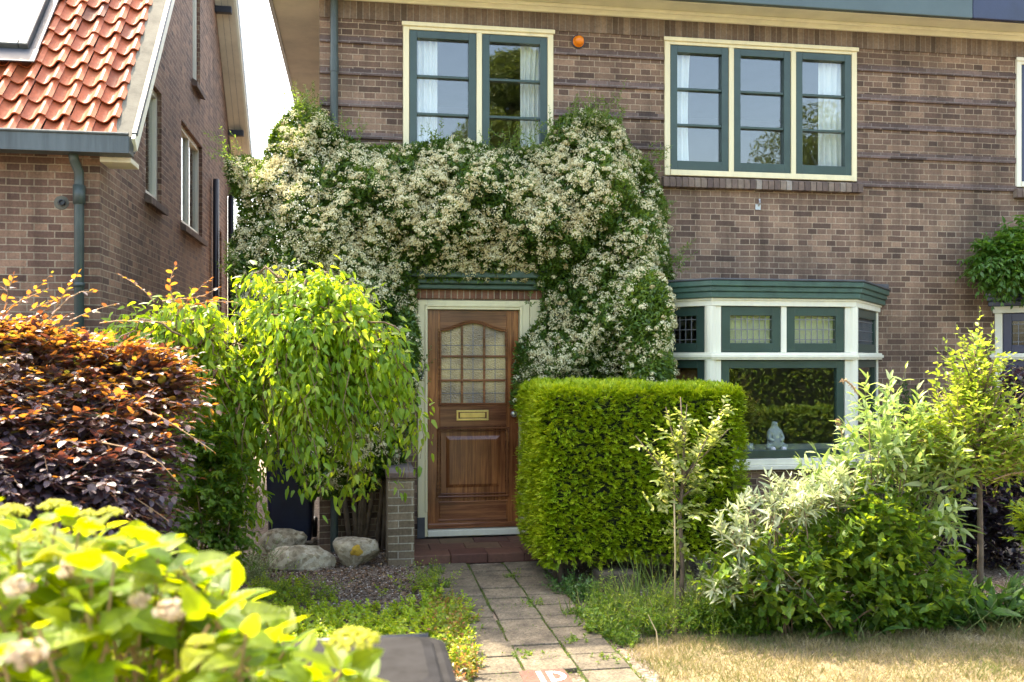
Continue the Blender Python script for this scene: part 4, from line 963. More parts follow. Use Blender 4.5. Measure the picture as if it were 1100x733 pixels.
eb = [(on_y(692, 345, -.82), (.25, .36, .50), 14000), (on_y(698, 395, -.9), (.22, .3, .3), 6000), (on_y(436, 380, -.40), (.13, .25, .45), 5000)]
for c_, r_, m_ in eb:
    p_, d_ = ellipsoid_pts(rng, m_, c_, r_, .2, 1.0); P = np.concatenate([P, p_]); n_ = np.concatenate([n_, d_])
n = len(P)
D = n_*.7+rvec(rng, n)*.9+V3(0, 0, .25)
tn = np.clip(.42+.3*lump(P[:, 0], P[:, 1], P[:, 2], 1.4, 3)+rng.normal(size=n)*.18+np.where(P[:, 0] > 2.3, .18, 0), 0, 1)
leaf_mesh('foliage', M['l_climb'], P, D, n_*.6+V3(0, 0, .6)+rvec(rng, n)*.6, rng.uniform(.032, .068, n), rng.uniform(.016, .029, n), tn, 'simple', .2, .15, climb)
# corymbs of small cream flowers
P, n_, d, T = climber_sample(15500, .93, 1.10)
dens = np.clip(.58+.75*lump(P[:, 0], 0*P[:, 0], P[:, 2], .9, 1.9)+.5*lump(P[:, 0], 0*P[:, 0], P[:, 2], 2.6, 5.0), .06, 1)
dens *= np.where(P[:, 0] > 2.25, .62, 1)*np.where(P[:, 2] < 2.4, .7, 1)*np.clip(d*9, .25, 1)
k = rng.random(len(P)) < dens; P = P[k]; n_ = n_[k]
for (c_, r_, m_), q_ in zip(eb, (230, 90, 70)):
    p_, d_ = ellipsoid_pts(rng, q_, c_, r_, .95, 1.05); P = np.concatenate([P, p_]); n_ = np.concatenate([n_, d_])
nc = len(P); nf = 32
rad = .024+.040*rng.random(nc)**1.5
out_ = unit(n_+V3(0, 0, .45)+rvec(rng, nc)*.35)
dd = rvec(rng, nc*nf).reshape(nc, nf, 3); dot = (dd*out_[:, None]).sum(-1, keepdims=True); dd = np.where(dot < -.1, dd-2*dot*out_[:, None], dd)
fp = P[:, None]+out_[:, None]*.015+dd*rad[:, None, None]*np.array([1, 1, .8])*rng.uniform(.75, 1.1, (nc, nf, 1))
fp = fp.reshape(-1, 3); fn = dd.reshape(-1, 3); m_ = len(fp)
ctone = np.repeat(np.where(rng.random(nc) < .14, rng.uniform(0, .3, nc), np.clip(rng.normal(.66, .2, nc), 0, 1)), nf)
leaf_mesh('blossom', M['blossom'], fp, np.cross(fn, rvec(rng, m_)), fn+rvec(rng, m_)*.3, rng.uniform(.012, .020, m_), rng.uniform(.011, .017, m_), np.clip(ctone+rng.normal(size=m_)*.16, 0, 1), 'simple', -.1, .05, climb)
# upright green sprigs
B, Dr, Ln_ = [], [], []
for (u, v, sp, cnt, h) in ((640, 135, 26, 60, .34), (325, 120, 26, 34, .3), (548, 160, 35, 30, .24), (480, 155, 25, 16, .2), (590, 150, 14, 12, .22), (705, 230, 10, 26, .2), (722, 285, 8, 18, .22), (700, 175, 12, 16, .22), (372, 150, 18, 16, .22), (245, 172, 12, 18, .25), (250, 290, 10, 18, .22), (565, 400, 8, 16, .2), (446, 400, 8, 16, .2), (285, 210, 18, 16, .25), (610, 330, 40, 40, .16), (680, 330, 30, 50, .16)):
    for _ in range(cnt):
        p_ = on_y(u+rng.normal()*sp*.6, v+rng.normal()*8, -.3+rng.normal()*.12); B.append(p_)
        Dr.append([rng.normal()*.4+(.7 if u > 690 else -.5 if u < 300 else 0), -.35+rng.normal()*.35, .9+rng.normal()*.3]); Ln_.append(h*rng.uniform(.5, 1.1))
sd_, stp = shoots(rng, np.array(B), np.array(Dr), np.array(Ln_), 11, .15, .042, .016, False, 55, .4)
plant_leaves('sprig_leaves', M['l_sprig'], sd_, rng, climb, 'simple', .2, .2)
stem_mesh('sprig_twigs', M['greenstem'], stp, np.linspace(.0035, .0012, 5)[None], climb, 3)
for k in range(16):
    x0 = rng.uniform(-.1, .25) if k % 2 else rng.uniform(2.25, 2.7)
    pth = [(x0, -.12, 0)]
    for j in range(1, 7): pth.append((pth[-1][0]+rng.normal()*.07, -.12-.04*rng.random()*j, j*.62))
    MB().tube(pth, np.linspace(.03, .008, 7), 6).build('branch', M['bark'], climb, smooth=True)

# ---- weeping small tree
rng = np.random.default_rng(33)
TB = V3(-1.0, -1.85, 0)
wt = thing('weeping_tree', 'small weeping tree with bright lime green leaves left of the path', 'tree', TB)
top = V3(-.40, -1.85, 2.52)
nb_ = 300; K = 12
kind_ = rng.choice(3, nb_, p=[.50, .31, .19])     # high right lobe, low left lobe, low skirts near the trunk
nbo = 30; bo = rng.integers(nbo, size=nb_); kind_ = rng.choice(3, nbo, p=[.48, .34, .18])[bo]
az = (rng.uniform(0, 2*math.pi, nbo)[bo]+rng.normal(size=nb_)*.16); cx_, sx_ = np.cos(az), np.sin(az)
Rr = np.clip(rng.uniform(.3, 1.0, nbo)[bo]*rng.uniform(.7, 1.08, nb_), .15, 1.05)
dirx = np.select([kind_ == 0, kind_ == 1], [np.where(cx_ > 0, cx_*1.0, cx_*.55), np.where(cx_ > 0, cx_*.65, cx_*.95)], -np.abs(cx_)*.42+.12)
diry = sx_*np.select([kind_ == 0, kind_ == 1], [.46, .40], .3)
xs0 = np.select([kind_ == 0, kind_ == 1], [top[0], -1.30], TB[0]+.06)+rng.normal(size=nb_)*.13; ys0 = top[1]+rng.normal(size=nb_)*.11
z_start = np.select([kind_ == 0, kind_ == 1], [top[2]+rng.uniform(-.6, .0, nb_), rng.uniform(1.75, 2.12, nb_)], rng.uniform(1.2, 1.9, nb_))
drop = np.select([kind_ == 0, kind_ == 1], [rng.uniform(.5, 1.5, nb_)*np.clip(Rr+.25, .5, 1.2), rng.uniform(.25, .7, nb_)], rng.uniform(.6, 1.2, nb_))
rise = rng.uniform(.02, .30, nbo)[bo]*rng.uniform(.8, 1.2, nb_); drop = drop*rng.uniform(.7, 1.15, nbo)[bo]; z_start = z_start-rng.uniform(0, .25, nbo)[bo]*(kind_ == 0)
t = np.linspace(0, 1, K)
px_ = xs0[:, None]+(dirx*Rr)[:, None]*(1-(1-t)**1.7)
py_ = ys0[:, None]+(diry*Rr)[:, None]*(1-(1-t)**1.7)
pz_ = z_start[:, None]+rise[:, None]*np.sin(t*math.pi*.75)*1.2-drop[:, None]*t**2.0
px_ = np.where(px_ > .26, .26+(px_-.26)*.7, px_)
pz_ = np.maximum(pz_, np.where(kind_ == 2, .35, .62)[:, None]+.35*rng.random((nb_, 1)))
br = np.stack([px_, py_, pz_], -1)+rng.normal(size=(nb_, K, 3))*.03
stem_mesh('branch', M['twig'], br, np.linspace(.010, .002, K)[None], wt, 4)
LP, LD, LN, LL = [], [], [], []
for i in range(nb_):
    L_ = np.linalg.norm(np.diff(br[i], axis=0), axis=1).sum(); nl = int(L_/rng.choice([.009, .013, .019, .034]))
    tt = np.sort(rng.uniform(.12, 1, nl)); idx = tt*(K-1); a = np.floor(idx).astype(int).clip(0, K-2); f_ = (idx-a)[:, None]
    p_ = br[i][a]*(1-f_)+br[i][a+1]*f_; tg = unit(br[i][a+1]-br[i][a])
    off_ = rng.normal(size=(nl, 3))*V3(.065, .06, .05); p_ = p_+off_
    LP.append(p_); LD.append(tg*.4+unit(off_)*.6+V3(0, 0, -.55)+rng.normal(size=(nl, 3))*.35); LN.append(unit(off_)*.6+V3(0, -.35, .55)+rng.normal(size=(nl, 3))*.4); LL.append(rng.uniform(.040, .100, nl))
LP, LD, LN, LL = map(np.concatenate, (LP, LD, LN, LL))
tn = np.clip(.58+.25*lump(LP[:, 0], LP[:, 1], LP[:, 2], 1.2, 2)+rng.normal(size=len(LP))*.2, 0, 1)
leaf_mesh('foliage', M['l_weep'], LP, LD, LN, LL, LL*rng.uniform(.34, .52, len(LL)), tn, 'ovate', .12, .22, wt)
tk = MB(); tk.tube([TB+V3(0, 0, -.05), TB+V3(.02, 0, .5), TB+V3(.08, -.02, 1.1), TB+V3(.2, -.03, 1.7), top], [.032, .027, .024, .022, .018], 8)
tk.tube([TB+V3(.08, -.02, 1.1), TB+V3(-.1, .05, 1.7), TB+V3(-.25, .04, 2.0)], [.02, .016, .01], 7).tube([TB+V3(.2, -.03, 1.7), TB+V3(.7, -.05, 2.2), TB+V3(1.1, -.1, 2.25)], [.02, .016, .008], 7)
tk.build('trunk', M['bark'], wt, smooth=True)

bs = gp(226, 7.0)
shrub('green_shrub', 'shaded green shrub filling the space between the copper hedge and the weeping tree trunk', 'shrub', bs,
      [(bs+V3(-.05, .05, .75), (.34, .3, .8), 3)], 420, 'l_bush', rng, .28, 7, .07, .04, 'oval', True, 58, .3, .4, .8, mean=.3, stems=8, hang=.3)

# ---- copper beech hedge
rng = np.random.default_rng(44)
HXR = -1.12
def hedge_top(x): return np.clip(1.87+(-1.1-x)*.25, 1.1, 2.14)
def hedge_surf(n, x0=-4.2, x1=HXR):
    x = rng.uniform(x0, x1, n); s = rng.uniform(0, 1, n)
    H = hedge_top(x); rx = np.clip((x1-x)/.22, 0, 1)**.5; H = H*(.93+.07*rx)
    # profile: slightly overhanging front, long slope up to the crest, short back
    kx = np.array([0, .42, .50, .80, .90, 1.0]); ky = np.array([-3.84, -4.10, -4.06, -3.15, -2.92, -2.72]); kz = np.array([.02, .58, .66, .99, 1.0, .86])
    y = np.interp(s, kx, ky); z = np.interp(s, kx, kz)*H
    yc = -3.3; y = yc+(y-yc)*(.35+.65*rx)
    sy = np.interp(s+.02, kx, ky)-np.interp(s-.02, kx, ky); sz = (np.interp(s+.02, kx, kz)-np.interp(s-.02, kx, kz))*H
    nl_ = np.hypot(sy, sz)+1e-6; ny = -sz/nl_; nz = sy/nl_; nx = np.where(x > x1-.3, (1-rx)*1.6, 0)
    nn = unit(np.stack([nx, ny, nz], 1)); lm = lump(x, y, z, .8, 6)*.09
    return np.stack([x, y, z], 1)+nn*lm[:, None], nn, s
ch = thing('copper_beech_hedge', 'dark purple copper beech hedge with orange sunlit top at the left', 'hedge', (-2.4, -3.3, 0))
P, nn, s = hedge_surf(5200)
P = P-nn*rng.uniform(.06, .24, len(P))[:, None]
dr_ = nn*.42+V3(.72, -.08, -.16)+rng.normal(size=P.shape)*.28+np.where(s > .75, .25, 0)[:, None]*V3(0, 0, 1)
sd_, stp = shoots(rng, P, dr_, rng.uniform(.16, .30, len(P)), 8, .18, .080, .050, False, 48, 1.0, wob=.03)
ts_ = np.tile(s, 8); plant_leaves('foliage', M['l_copper'], sd_, rng, ch, 'oval', .14, .1, tone=np.clip(.27+.36*np.clip((ts_-.52)/.2, 0, 1)+rng.normal(size=len(ts_))*.2, 0, 1))  # sunlit top painted into leaf tone: orange above, dark on the front
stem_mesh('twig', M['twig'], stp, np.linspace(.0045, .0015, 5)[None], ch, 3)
# long free shoots above the top
B, Dr, Ln_ = [], [], []
for (u, v, t_, dx, dz, l) in ((20, 330, 5.9, .6, .8, .35), (30, 335, 5.8, .9, .5, .3), (75, 345, 5.8, .9, .5, .32), (60, 330, 5.8, .5, .9, .3), (175, 330, 6.2, .9, .55, .42), (190, 335, 6.2, .7, .8, .35), (205, 330, 6.2, 1, .3, .3), (165, 325, 6.3, -.6, .7, .3), (185, 325, 6.3, .1, 1, .3), (5, 335, 5.7, .2, .9, .3), (0, 345, 5.6, .6, .6, .4), (45, 350, 5.6, .7, .6, .4), (110, 350, 5.9, 1, .25, .4), (150, 440, 5.3, 1, -.4, .45), (110, 470, 5.2, 1, -.5, .45), (60, 540, 5.1, 1, -.05, .5), (100, 520, 5.1, 1, -.3, .4)):
    B.append(at(u, v, t_)); Dr.append([dx, -.1, dz]); Ln_.append(l)
sd_, stp = shoots(rng, np.array(B), np.array(Dr), np.array(Ln_), 9, .15, .062, .04, False, 55, .8, wob=.05)
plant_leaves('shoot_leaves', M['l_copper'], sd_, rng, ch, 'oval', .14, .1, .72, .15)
stem_mesh('shoot_stem', M['deadstem'], stp, np.linspace(.005, .002, 5)[None], ch, 4)
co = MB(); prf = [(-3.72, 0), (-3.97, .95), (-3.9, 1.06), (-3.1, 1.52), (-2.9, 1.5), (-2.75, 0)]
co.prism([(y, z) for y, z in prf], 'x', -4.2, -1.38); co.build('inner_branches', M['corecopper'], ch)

# ---- clipped yew block
rng = np.random.default_rng(55)
hx0, hx1, hy0, hy1, hz0, hz1 = 1.47, 3.24, -2.02, -.75, .17, 1.67
yh = thing('clipped_hedge', 'clipped boxy yellow green yew hedge right of the front door', 'hedge', (2.35, -1.4, 0))
def yew_face(n, face):
    a = rng.uniform(0, 1, n); b = rng.uniform(0, 1, n); o = np.ones(n)
    if face == 'f': p_ = np.stack([hx0+(hx1-hx0)*a, hy0*o, hz0+(hz1-hz0)*b], 1); nn = V3(0, -1, 0)*o[:, None]
    if face == 'l': p_ = np.stack([hx0*o, hy0+(hy1-hy0)*a, hz0+(hz1-hz0)*b], 1); nn = V3(-1, 0, 0)*o[:, None]
    if face == 'r': p_ = np.stack([hx1*o, hy0+(hy1-hy0)*a, hz0+(hz1-hz0)*b], 1); nn = V3(1, 0, 0)*o[:, None]
    if face == 't': p_ = np.stack([hx0+(hx1-hx0)*a, hy0+(hy1-hy0)*b, hz1*o], 1); nn = V3(0, 0, 1)*o[:, None]
    return p_, nn
Ps, Ns = zip(*[yew_face(n, f) for n, f in ((8200, 'f'), (5200, 'l'), (2400, 'r'), (6500, 't'))])
P = np.concatenate(Ps); nn = np.concatenate(Ns)
# round the edges: pull towards a rounded box
c = V3((hx0+hx1)/2, (hy0+hy1)/2, (hz0+hz1)/2); h = V3((hx1-hx0)/2, (hy1-hy0)/2, (hz1-hz0)/2); rr = .13
q = P-c; inner = np.clip(q, -(h-rr), h-rr); dv = q-inner; ln = np.linalg.norm(dv, axis=1, keepdims=True); P = c+inner+dv/(ln+1e-9)*rr; nn = unit(nn*.4+dv/(ln+1e-9))
bul = .04*lump(P[:, 0], P[:, 1], P[:, 2], .55, 2.2)+.028*lump(P[:, 0]+P[:, 1], P[:, 1], P[:, 2], 3.2, 4.2)
P = P+nn*(bul-rng.exponential(.024, len(P)))[:, None]
P[:, 2] += np.where(P[:, 2] < .3, .05*np.sin(P[:, 0]*9)*np.sin(P[:, 0]*23+1), 0)
kk = (lump(P[:, 0]+P[:, 1], P[:, 1], P[:, 2], 1.7, 8.2) > -.62) & (rng.random(len(P)) < np.clip((P[:, 2]-.12)/.22, .25, 1)); P = P[kk]; nn = nn[kk]
n = len(P); nl = 7
ax_ = unit(nn*.75+rvec(rng, n)*.5+V3(0, 0, .12)); s0 = unit(np.cross(ax_, V3(.02, .03, 1)+rvec(rng, n)*.35)); s1b = np.cross(s0, ax_)
bt_ = np.clip(.5+.25*lump(P[:, 0], P[:, 1], P[:, 2], 4.0, 1.0)+rng.normal(size=n)*.2, 0, 1)
LP, LD, LN, LT = [], [], [], []; fl_ = rng.uniform(.035, .06, n)
for k in range(11):
    t_ = (k//2)/5.0; sg = 1 if k % 2 else -1; A = (.95-.45*t_)+rng.normal(size=n)*.15
    if k == 10: A = A*0+.05; t_ = 1.0
    LP.append(P-nn*.03+ax_*(fl_*t_)[:, None]); LD.append(ax_*np.cos(A)[:, None]+s0*(sg*np.sin(A))[:, None]+rng.normal(size=(n, 3))*.12); LN.append(s1b+rvec(rng, n)*.25); LT.append(np.clip(bt_+.12*t_+rng.normal(size=n)*.08, 0, 1))
LP, LD, LN, LT = map(np.concatenate, (LP, LD, LN, LT)); m_ = len(LP)
leaf_mesh('foliage', M['l_yew'], LP, LD, LN, rng.uniform(.018, .030, m_), rng.uniform(.007, .011, m_), LT, 'simple', .1, .1, yh)
k_ = rng.integers(n, size=170); sd_, stp = shoots(rng, P[k_]-nn[k_]*.03, nn[k_]*.8+V3(0, 0, .5)+rng.normal(size=(170, 3))*.3, rng.uniform(.05, .12, 170), 9, .05, .026, .009, True, 50, .5)
plant_leaves('stray_shoot_leaves', M['l_yew'], sd_, rng, yh, 'simple', .1, .1, .75, .2); stem_mesh('stray_shoot', M['greenstem'], stp, np.linspace(.0018, .001, 5)[None], yh, 3)
# dark deeper layer
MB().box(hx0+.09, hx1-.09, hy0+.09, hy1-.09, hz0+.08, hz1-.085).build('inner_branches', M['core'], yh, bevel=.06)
for k in range(9): 
    x, y = rng.uniform(hx0+.2, hx1-.2), rng.uniform(hy0+.25, hy1-.25); MB().tube([(x, y, -.03), (x+rng.normal()*.04, y, .35)], [.03, .025], 7).build('stem', M['bark'], yh, smooth=True)
blk = on_z(650, 640, 0)
sb = MB().box(1.92, 2.25, -2.10, -1.86, -.02, .155).build('stone_block', speckle('brown_block', [(.05, .04, .025), (.085, .066, .042), (.12, .095, .06)], 40), bevel=.018); tag(sb, 'brown stone block on the soil under the clipped hedge', 'stone block')

rng = np.random.default_rng(66)
def gp(u, t_, z=0.0):   # ground-plan point at image column u and distance t_
    p_ = CAM+(FW+RT*((u-550)/FPX))*t_; return V3(p_[0], p_[1], z)
# large green leafy bush right of the hedge
b0 = gp(895, 6.5)
shrub('leafy_bush', 'broad green leafy bush in the bed in front of the bay window', 'shrub', b0,
      [(b0+V3(0, 0, .5), (.68, .40, .50), 3), (b0+V3(.38, 0, .62), (.42, .35, .45), 1.6), (b0+V3(-.50, -.02, .40), (.46, .32, .36), 1.5), (b0+V3(.55, -.05, .3), (.4, .32, .3), 1)],
      430, 'l_bush', rng, .32, 7, .080, .056, 'ovate', True, 62, .15, .9, .45, mean=.58, lo=.3)
# silvery shrub
b1 = gp(828, 6.45)
shrub('silver_leaved_shrub', 'low silvery white leaved shrub between the clipped hedge and the green bush', 'shrub', b1,
      [(b1+V3(.12, -.02, .90), (.30, .22, .13), 1.6), (b1+V3(.48, -.02, .98), (.28, .2, .12), 1.2), (b1+V3(-.24, -.02, .70), (.18, .18, .2), .9), (b1+V3(-.30, -.08, .38), (.2, .15, .10), .6), (b1+V3(.0, -.12, .42), (.26, .15, .10), .6)],
      115, 'l_silver', rng, .28, 7, .11, .030, 'lance', True, 50, .15, .9, .5, mean=.55, stems=16, stemmat='deadstem', lo=.3)
# butterfly bush with lance leaves
b2 = gp(945, 6.6)
bb = shrub('butterfly_bush', 'tall grey green lance leaved butterfly bush beside the right end of the bay', 'shrub', b2,
      [(b2+V3(.02, 0, 1.32), (.30, .26, .40), 2), (b2+V3(.36, -.02, 1.12), (.38, .26, .3), 1.6), (b2+V3(-.22, .05, .98), (.2, .2, .3), .8), (b2+V3(.42, -.05, .80), (.34, .22, .2), .8)],
      66, 'l_budd', rng, .52, 9, .14, .044, 'lance', True, 52, .12, 1.3, .5, mean=.55, stems=14, stemmat='greenstem', lo=.2, curl=.25)
# dried flower spikes of the butterfly bush
for (u, v, dx, dz) in ((922, 425, -.14, .12), (905, 470, -.05, .14), (1068, 515, .3, .05)):
    sp = MB(); a = at(u, v, 6.55); pth = [a, a+V3(dx*.35, 0, dz*.6), a+V3(dx*.7, 0, dz*.9), a+V3(dx*1.0, 0, dz*.8)]
    sp.tube(pth, [.004, .006, .006, .002], 6)
    for k in range(60):
        t_ = rng.uniform(.2, 1); i_ = min(2, int(t_*3)); q_ = pth[i_]*(1-(t_*3-i_))+pth[i_+1]*(t_*3-i_); sp.tube([q_, q_+V3(*(rng.normal(size=3)*.010))], [.003, .002], 4)
    sp.build('dry_flower_spike', M['deadstem'], bb)
# small standard tree with golden leaves
b3 = gp(1052, 6.75)
gt_ = shrub('golden_leaved_tree', 'slim young tree with yellow green leaves right of the butterfly bush', 'tree', b3,
      [(b3+V3(-.05, 0, 1.35), (.46, .38, .42), 3), (b3+V3(-.02, 0, 1.75), (.22, .2, .30), 1.1), (b3+V3(.2, -.05, 1.2), (.28, .22, .22), 1), (b3+V3(-.4, 0, 1.3), (.2, .2, .28), .7)],
      520, 'l_gold', rng, .26, 8, .060, .038, 'ovate', False, 58, .1, .8, .6, mean=.55, stems=0, stemmat='deadstem', lo=.25)
tk = MB(); tk.tube([b3+V3(0, 0, -.03), b3+V3(.01, 0, .5), b3+V3(0, 0, 1.05), b3+V3(-.03, 0, 1.95)], [.026, .022, .02, .006], 8)
for k in range(12):
    z = rng.uniform(.95, 1.6); an = rng.uniform(0, 6.28); tk.tube([b3+V3(0, 0, z), b3+V3(math.cos(an)*.2, math.sin(an)*.16, z+.2), b3+V3(math.cos(an)*.34, math.sin(an)*.28, z+.35)], [.01, .007, .003], 6)
tk.build('trunk', M['bark'], gt_, smooth=True)
# tall leading shoots of golden tree
B = np.array([b3+V3(dx, 0, 1.7+dz) for dx, dz in ((-.02, .15), (.06, .1), (-.22, 0), (.12, -.05), (-.1, .05), (-.3, -.1))]); Dr = np.array([[.05, 0, 1], [.1, 0, 1], [-.1, 0, 1], [.25, 0, 1], [-.05, .1, 1], [-.2, 0, 1]])
sd_, stp = shoots(rng, B, Dr, np.array([.42, .36, .34, .3, .38, .3]), 14, .05, .058, .036, False, 60, .4)
plant_leaves('shoot_leaves', M['l_gold'], sd_, rng, gt_, 'ovate', .15, .1, .7, .2); stem_mesh('shoot_stem', M['greenstem'], stp, np.linspace(.004, .0015, 5)[None], gt_, 4)
# sapling in front of the hedge, with its cane
b4 = gp(731, 6.7)
sap = thing('sapling', 'thin sapling with pale yellow leaves in front of the clipped hedge', 'sapling', b4)
tk = MB(); tk.tube([b4+V3(0, 0, -.03), b4+V3(.015, 0, .35), b4+V3(-.005, 0, .8), b4+V3(.03, 0, 1.15), b4+V3(.0, 0, 1.62)], [.017, .016, .014, .010, .004], 8)
limbs = [(.95, V3(-.36, -.05, .40)), (1.0, V3(.30, 0, .52)), (.9, V3(.22, .05, .15)), (1.05, V3(.02, -.05, .52)), (1.1, V3(-.12, 0, .45)), (.85, V3(-.16, -.1, .2)), (.95, V3(.16, -.12, .42)), (1.05, V3(.36, 0, .34))]
B, Dr, Ln_ = [], [], []
for z, d_ in limbs:
    a = b4+V3(.01, 0, z); tk.tube([a, a+d_*.5+V3(0, 0, -.01), a+d_], [.008, .006, .0025], 6)
    for k in range(10):
        t_ = rng.uniform(.2, 1.0); B.append(a+d_*t_); Dr.append(unit(d_)*.6+rng.normal(size=3)*.45+V3(0, 0, .3)); Ln_.append(rng.uniform(.08, .2))
for k in range(34): B.append(b4+V3(rng.normal()*.09, rng.normal()*.07, rng.uniform(.75, 1.1))); Dr.append(rng.normal(size=3)+V3(0, 0, .4)); Ln_.append(rng.uniform(.08, .18))
for k in range(14): B.append(b4+V3(rng.normal()*.02, rng.normal()*.02, rng.uniform(.45, .8))); Dr.append(rng.normal(size=3)+V3(-.3, -.2, .3)); Ln_.append(rng.uniform(.05, .11))
tk.build('trunk', M['bark'], sap, smooth=True)
sd_, stp = shoots(rng, np.array(B), np.array(Dr), np.array(Ln_), 8, .1, .062, .032, False, 58, .5)
plant_leaves('foliage', M['l_pale'], sd_, rng, sap, 'oval', .18, .15, .55, .25); stem_mesh('twig', M['greenstem'], stp, np.linspace(.0025, .001, 5)[None], sap, 3)
cn_ = MB().tube([b4+V3(-.055, -.03, -.05), b4+V3(-.05, -.03, .5), b4+V3(-.06, -.025, 1.08)], .0065, 7).build('plant_cane', M['cane'], smooth=True); tag(cn_, 'thin pale cane stuck in the soil beside the sapling', 'cane')
# dark purple shrub against the wall on the right
b5 = gp(1066, 8.5)
shrub('purple_shrub', 'dark purple leaved shrub behind the golden young tree by the wall', 'shrub', b5,
      [(b5+V3(0, 0, .75), (.62, .45, .75), 3), (b5+V3(.3, 0, 1.45), (.42, .35, .38), 1.4), (b5+V3(-.45, 0, .5), (.4, .4, .5), 1)],
      620, 'l_purple', rng, .25, 8, .08, .048, 'oval', True, 58, .25, .4, .8, mean=.5, stems=12)
b5b = gp(1150, 7.6)
shrub('bright_leaved_shrub', 'bright green broad leaved shrub cut off by the right edge', 'shrub', b5b,
      [(b5b+V3(-.05, 0, .55), (.38, .3, .35), 2)], 130, 'l_bush', rng, .3, 7, .13, .05, 'lance', True, 55, .2, .7, .8, mean=.75, stems=8)
# dark evergreen behind, right of bay
b6 = gp(985, 8.7)
shrub('dark_evergreen_shrub', 'dark green shrub in the shade at the foot of the wall right of the bay', 'shrub', b6,
      [(b6+V3(0, .1, .8), (.32, .3, .85), 2)], 420, 'l_dark', rng, .25, 8, .055, .028, 'simple', True, 55, .15, .6, .7, stems=8)
# broad leaved comfrey clump
rng = np.random.default_rng(77)
def rosette(name, label, cat_, base, n, lL, lW, mat, spread, rng, hgt=.35, mean=.5):
    t_ = thing(name, label, cat_, base)
    P = np.array(base)+np.stack([rng.normal(size=n)*spread, rng.normal(size=n)*spread*.45, np.zeros(n)], 1)
    D = np.stack([rng.normal(size=n)*.6, rng.normal(size=n)*.5-.15, np.ones(n)*.9], 1); D = unit(D)
    stp = P[:, None]+D[:, None]*(rng.uniform(.3, 1, n)*hgt)[:, None, None]*np.linspace(0, 1, 4)[None, :, None]
    stem_mesh('stem', M['greenstem'], stp, np.linspace(.005, .003, 4)[None], t_, 4)
    tip = stp[:, -1]
    leaf_mesh('foliage', M[mat], tip, D*.5+rng.normal(size=(n, 3))*.45+V3(0, -.1, .1), V3(0, 0, 1)+D*-.3+rng.normal(size=(n, 3))*.35, rng.uniform(.6, 1.15, n)*lL, rng.uniform(.7, 1.1, n)*lW, tones(rng, n, mean), 'ovate', .14, .3, t_)
    return t_
rosette('comfrey_plant', 'clump of large dark green pointed leaves at the lawn edge below the young tree', 'plant', gp(1045, 6.75), 190, .17, .075, 'l_broad', .32, rng, .30)
rosette('dock_plant', 'small dark clump of broad leaves at the foot of the leafy bush', 'plant', gp(930, 6.45), 26, .19, .065, 'l_broad', .16, rng, .2)
# wisteria on the far right wall
b7 = V3(7.35, -.1, 2.7)
wi = shrub('wisteria', 'green wisteria mound growing over the navy bay roof at the right', 'climbing shrub', b7,
      [(on_y(1085, 280, -.35), (.46, .34, .34), 3), (on_y(1120, 265, -.35), (.5, .34, .42), 2)], 560, 'l_wist', rng, .24, 7, .10, .042, 'oval', True, 60, .35, .2, .8, mean=.55, stems=6, hang=.3)

# ---- grass tufts and weeds under the hedge
def tuft(name, label, base, n, h, spread, rng, mean=.4, mat='grass'):
    P = np.array(base)+np.stack([rng.normal(size=n)*spread, rng.normal(size=n)*spread*.5, np.zeros(n)], 1)
    D = np.stack([rng.normal(size=n)*.28, rng.normal(size=n)*.28, np.ones(n)], 1)
    n = len(P); L_ = rng.uniform(.3, 1.1, n)*h
    o = leaf_mesh(name, M[mat], P, D, rvec(rng, n)*V3(1, 1, .15), L_, rng.uniform(.006, .012, n), tones(rng, n, mean+.15, .28), 'blade', .1, rng.uniform(0, .4, n))
    return tag(o, label, 'grass tuft', 'grass tufts under the clipped hedge')
tuft('grass_tuft', 'tall thin grass tuft just left of the sapling', gp(700, 6.95), 130, .46, .15, rng)
tuft('grass_tuft', 'short grass tuft beside the stone block under the clipped hedge', gp(662, 7.1), 90, .26, .12, rng, .45)
tuft('grass_tuft', 'grass tuft at the foot of the sapling on its right side', gp(752, 6.75), 110, .38, .13, rng, .4)
tuft('grass_tuft', 'sparse grass tuft at the path edge in front of the hedge corner', gp(640, 6.9), 60, .18, .12, rng, .45)
def weeds(name, label, pts, rng, n, sl_, lL, lW, mat, catg='weed', mean=.5, upb=1.0, shape='simple', nl=7, z0=0.0, group=None):
    c = np.array(pts).mean(0); t_ = thing(name, label, catg, (c[0], c[1], 0), group)
    B = np.array(pts)[rng.integers(len(pts), size=n)]+np.stack([rng.normal(size=n)*.05, rng.normal(size=n)*.05, np.full(n, z0)], 1)
    sd_, stp = shoots(rng, B, np.stack([rng.normal(size=n)*.5, rng.normal(size=n)*.5, np.ones(n)*upb], 1), rng.uniform(.5, 1.2, n)*sl_, nl, .12, lL, lW, True, 58, .6)
    plant_leaves('foliage', M[mat], sd_, rng, t_, shape, .18, .15, mean)
    stem_mesh('stem', M['greenstem'], stp, np.linspace(.002, .001, 5)[None], t_, 3)
    return t_
L2 = lambda a, b, n: [a+(b-a)*i/(n-1) for i in range(n)]
weeds('mint_weed', 'low green weeds along the soil between sapling and leafy bush', L2(gp(745, 6.55), gp(800, 6.45), 6), rng, 90, .24, .05, .036, 'l_bush', mean=.4)
weeds('blue_green_weed', 'blue green weed growing at the near hedge corner by the path', L2(gp(612, 7.5), gp(632, 7.3), 4), rng, 70, .2, .04, .022, 'l_broad', mean=.4)
weeds('bed_weed', 'mixed green weeds covering the soil between the clipped hedge and the sapling', [gp(u, t_) for u in (640, 665, 690, 715, 745, 770, 795) for t_ in (6.45, 6.75, 7.05)], rng, 260, .2, .042, .026, 'l_bush', mean=.5)
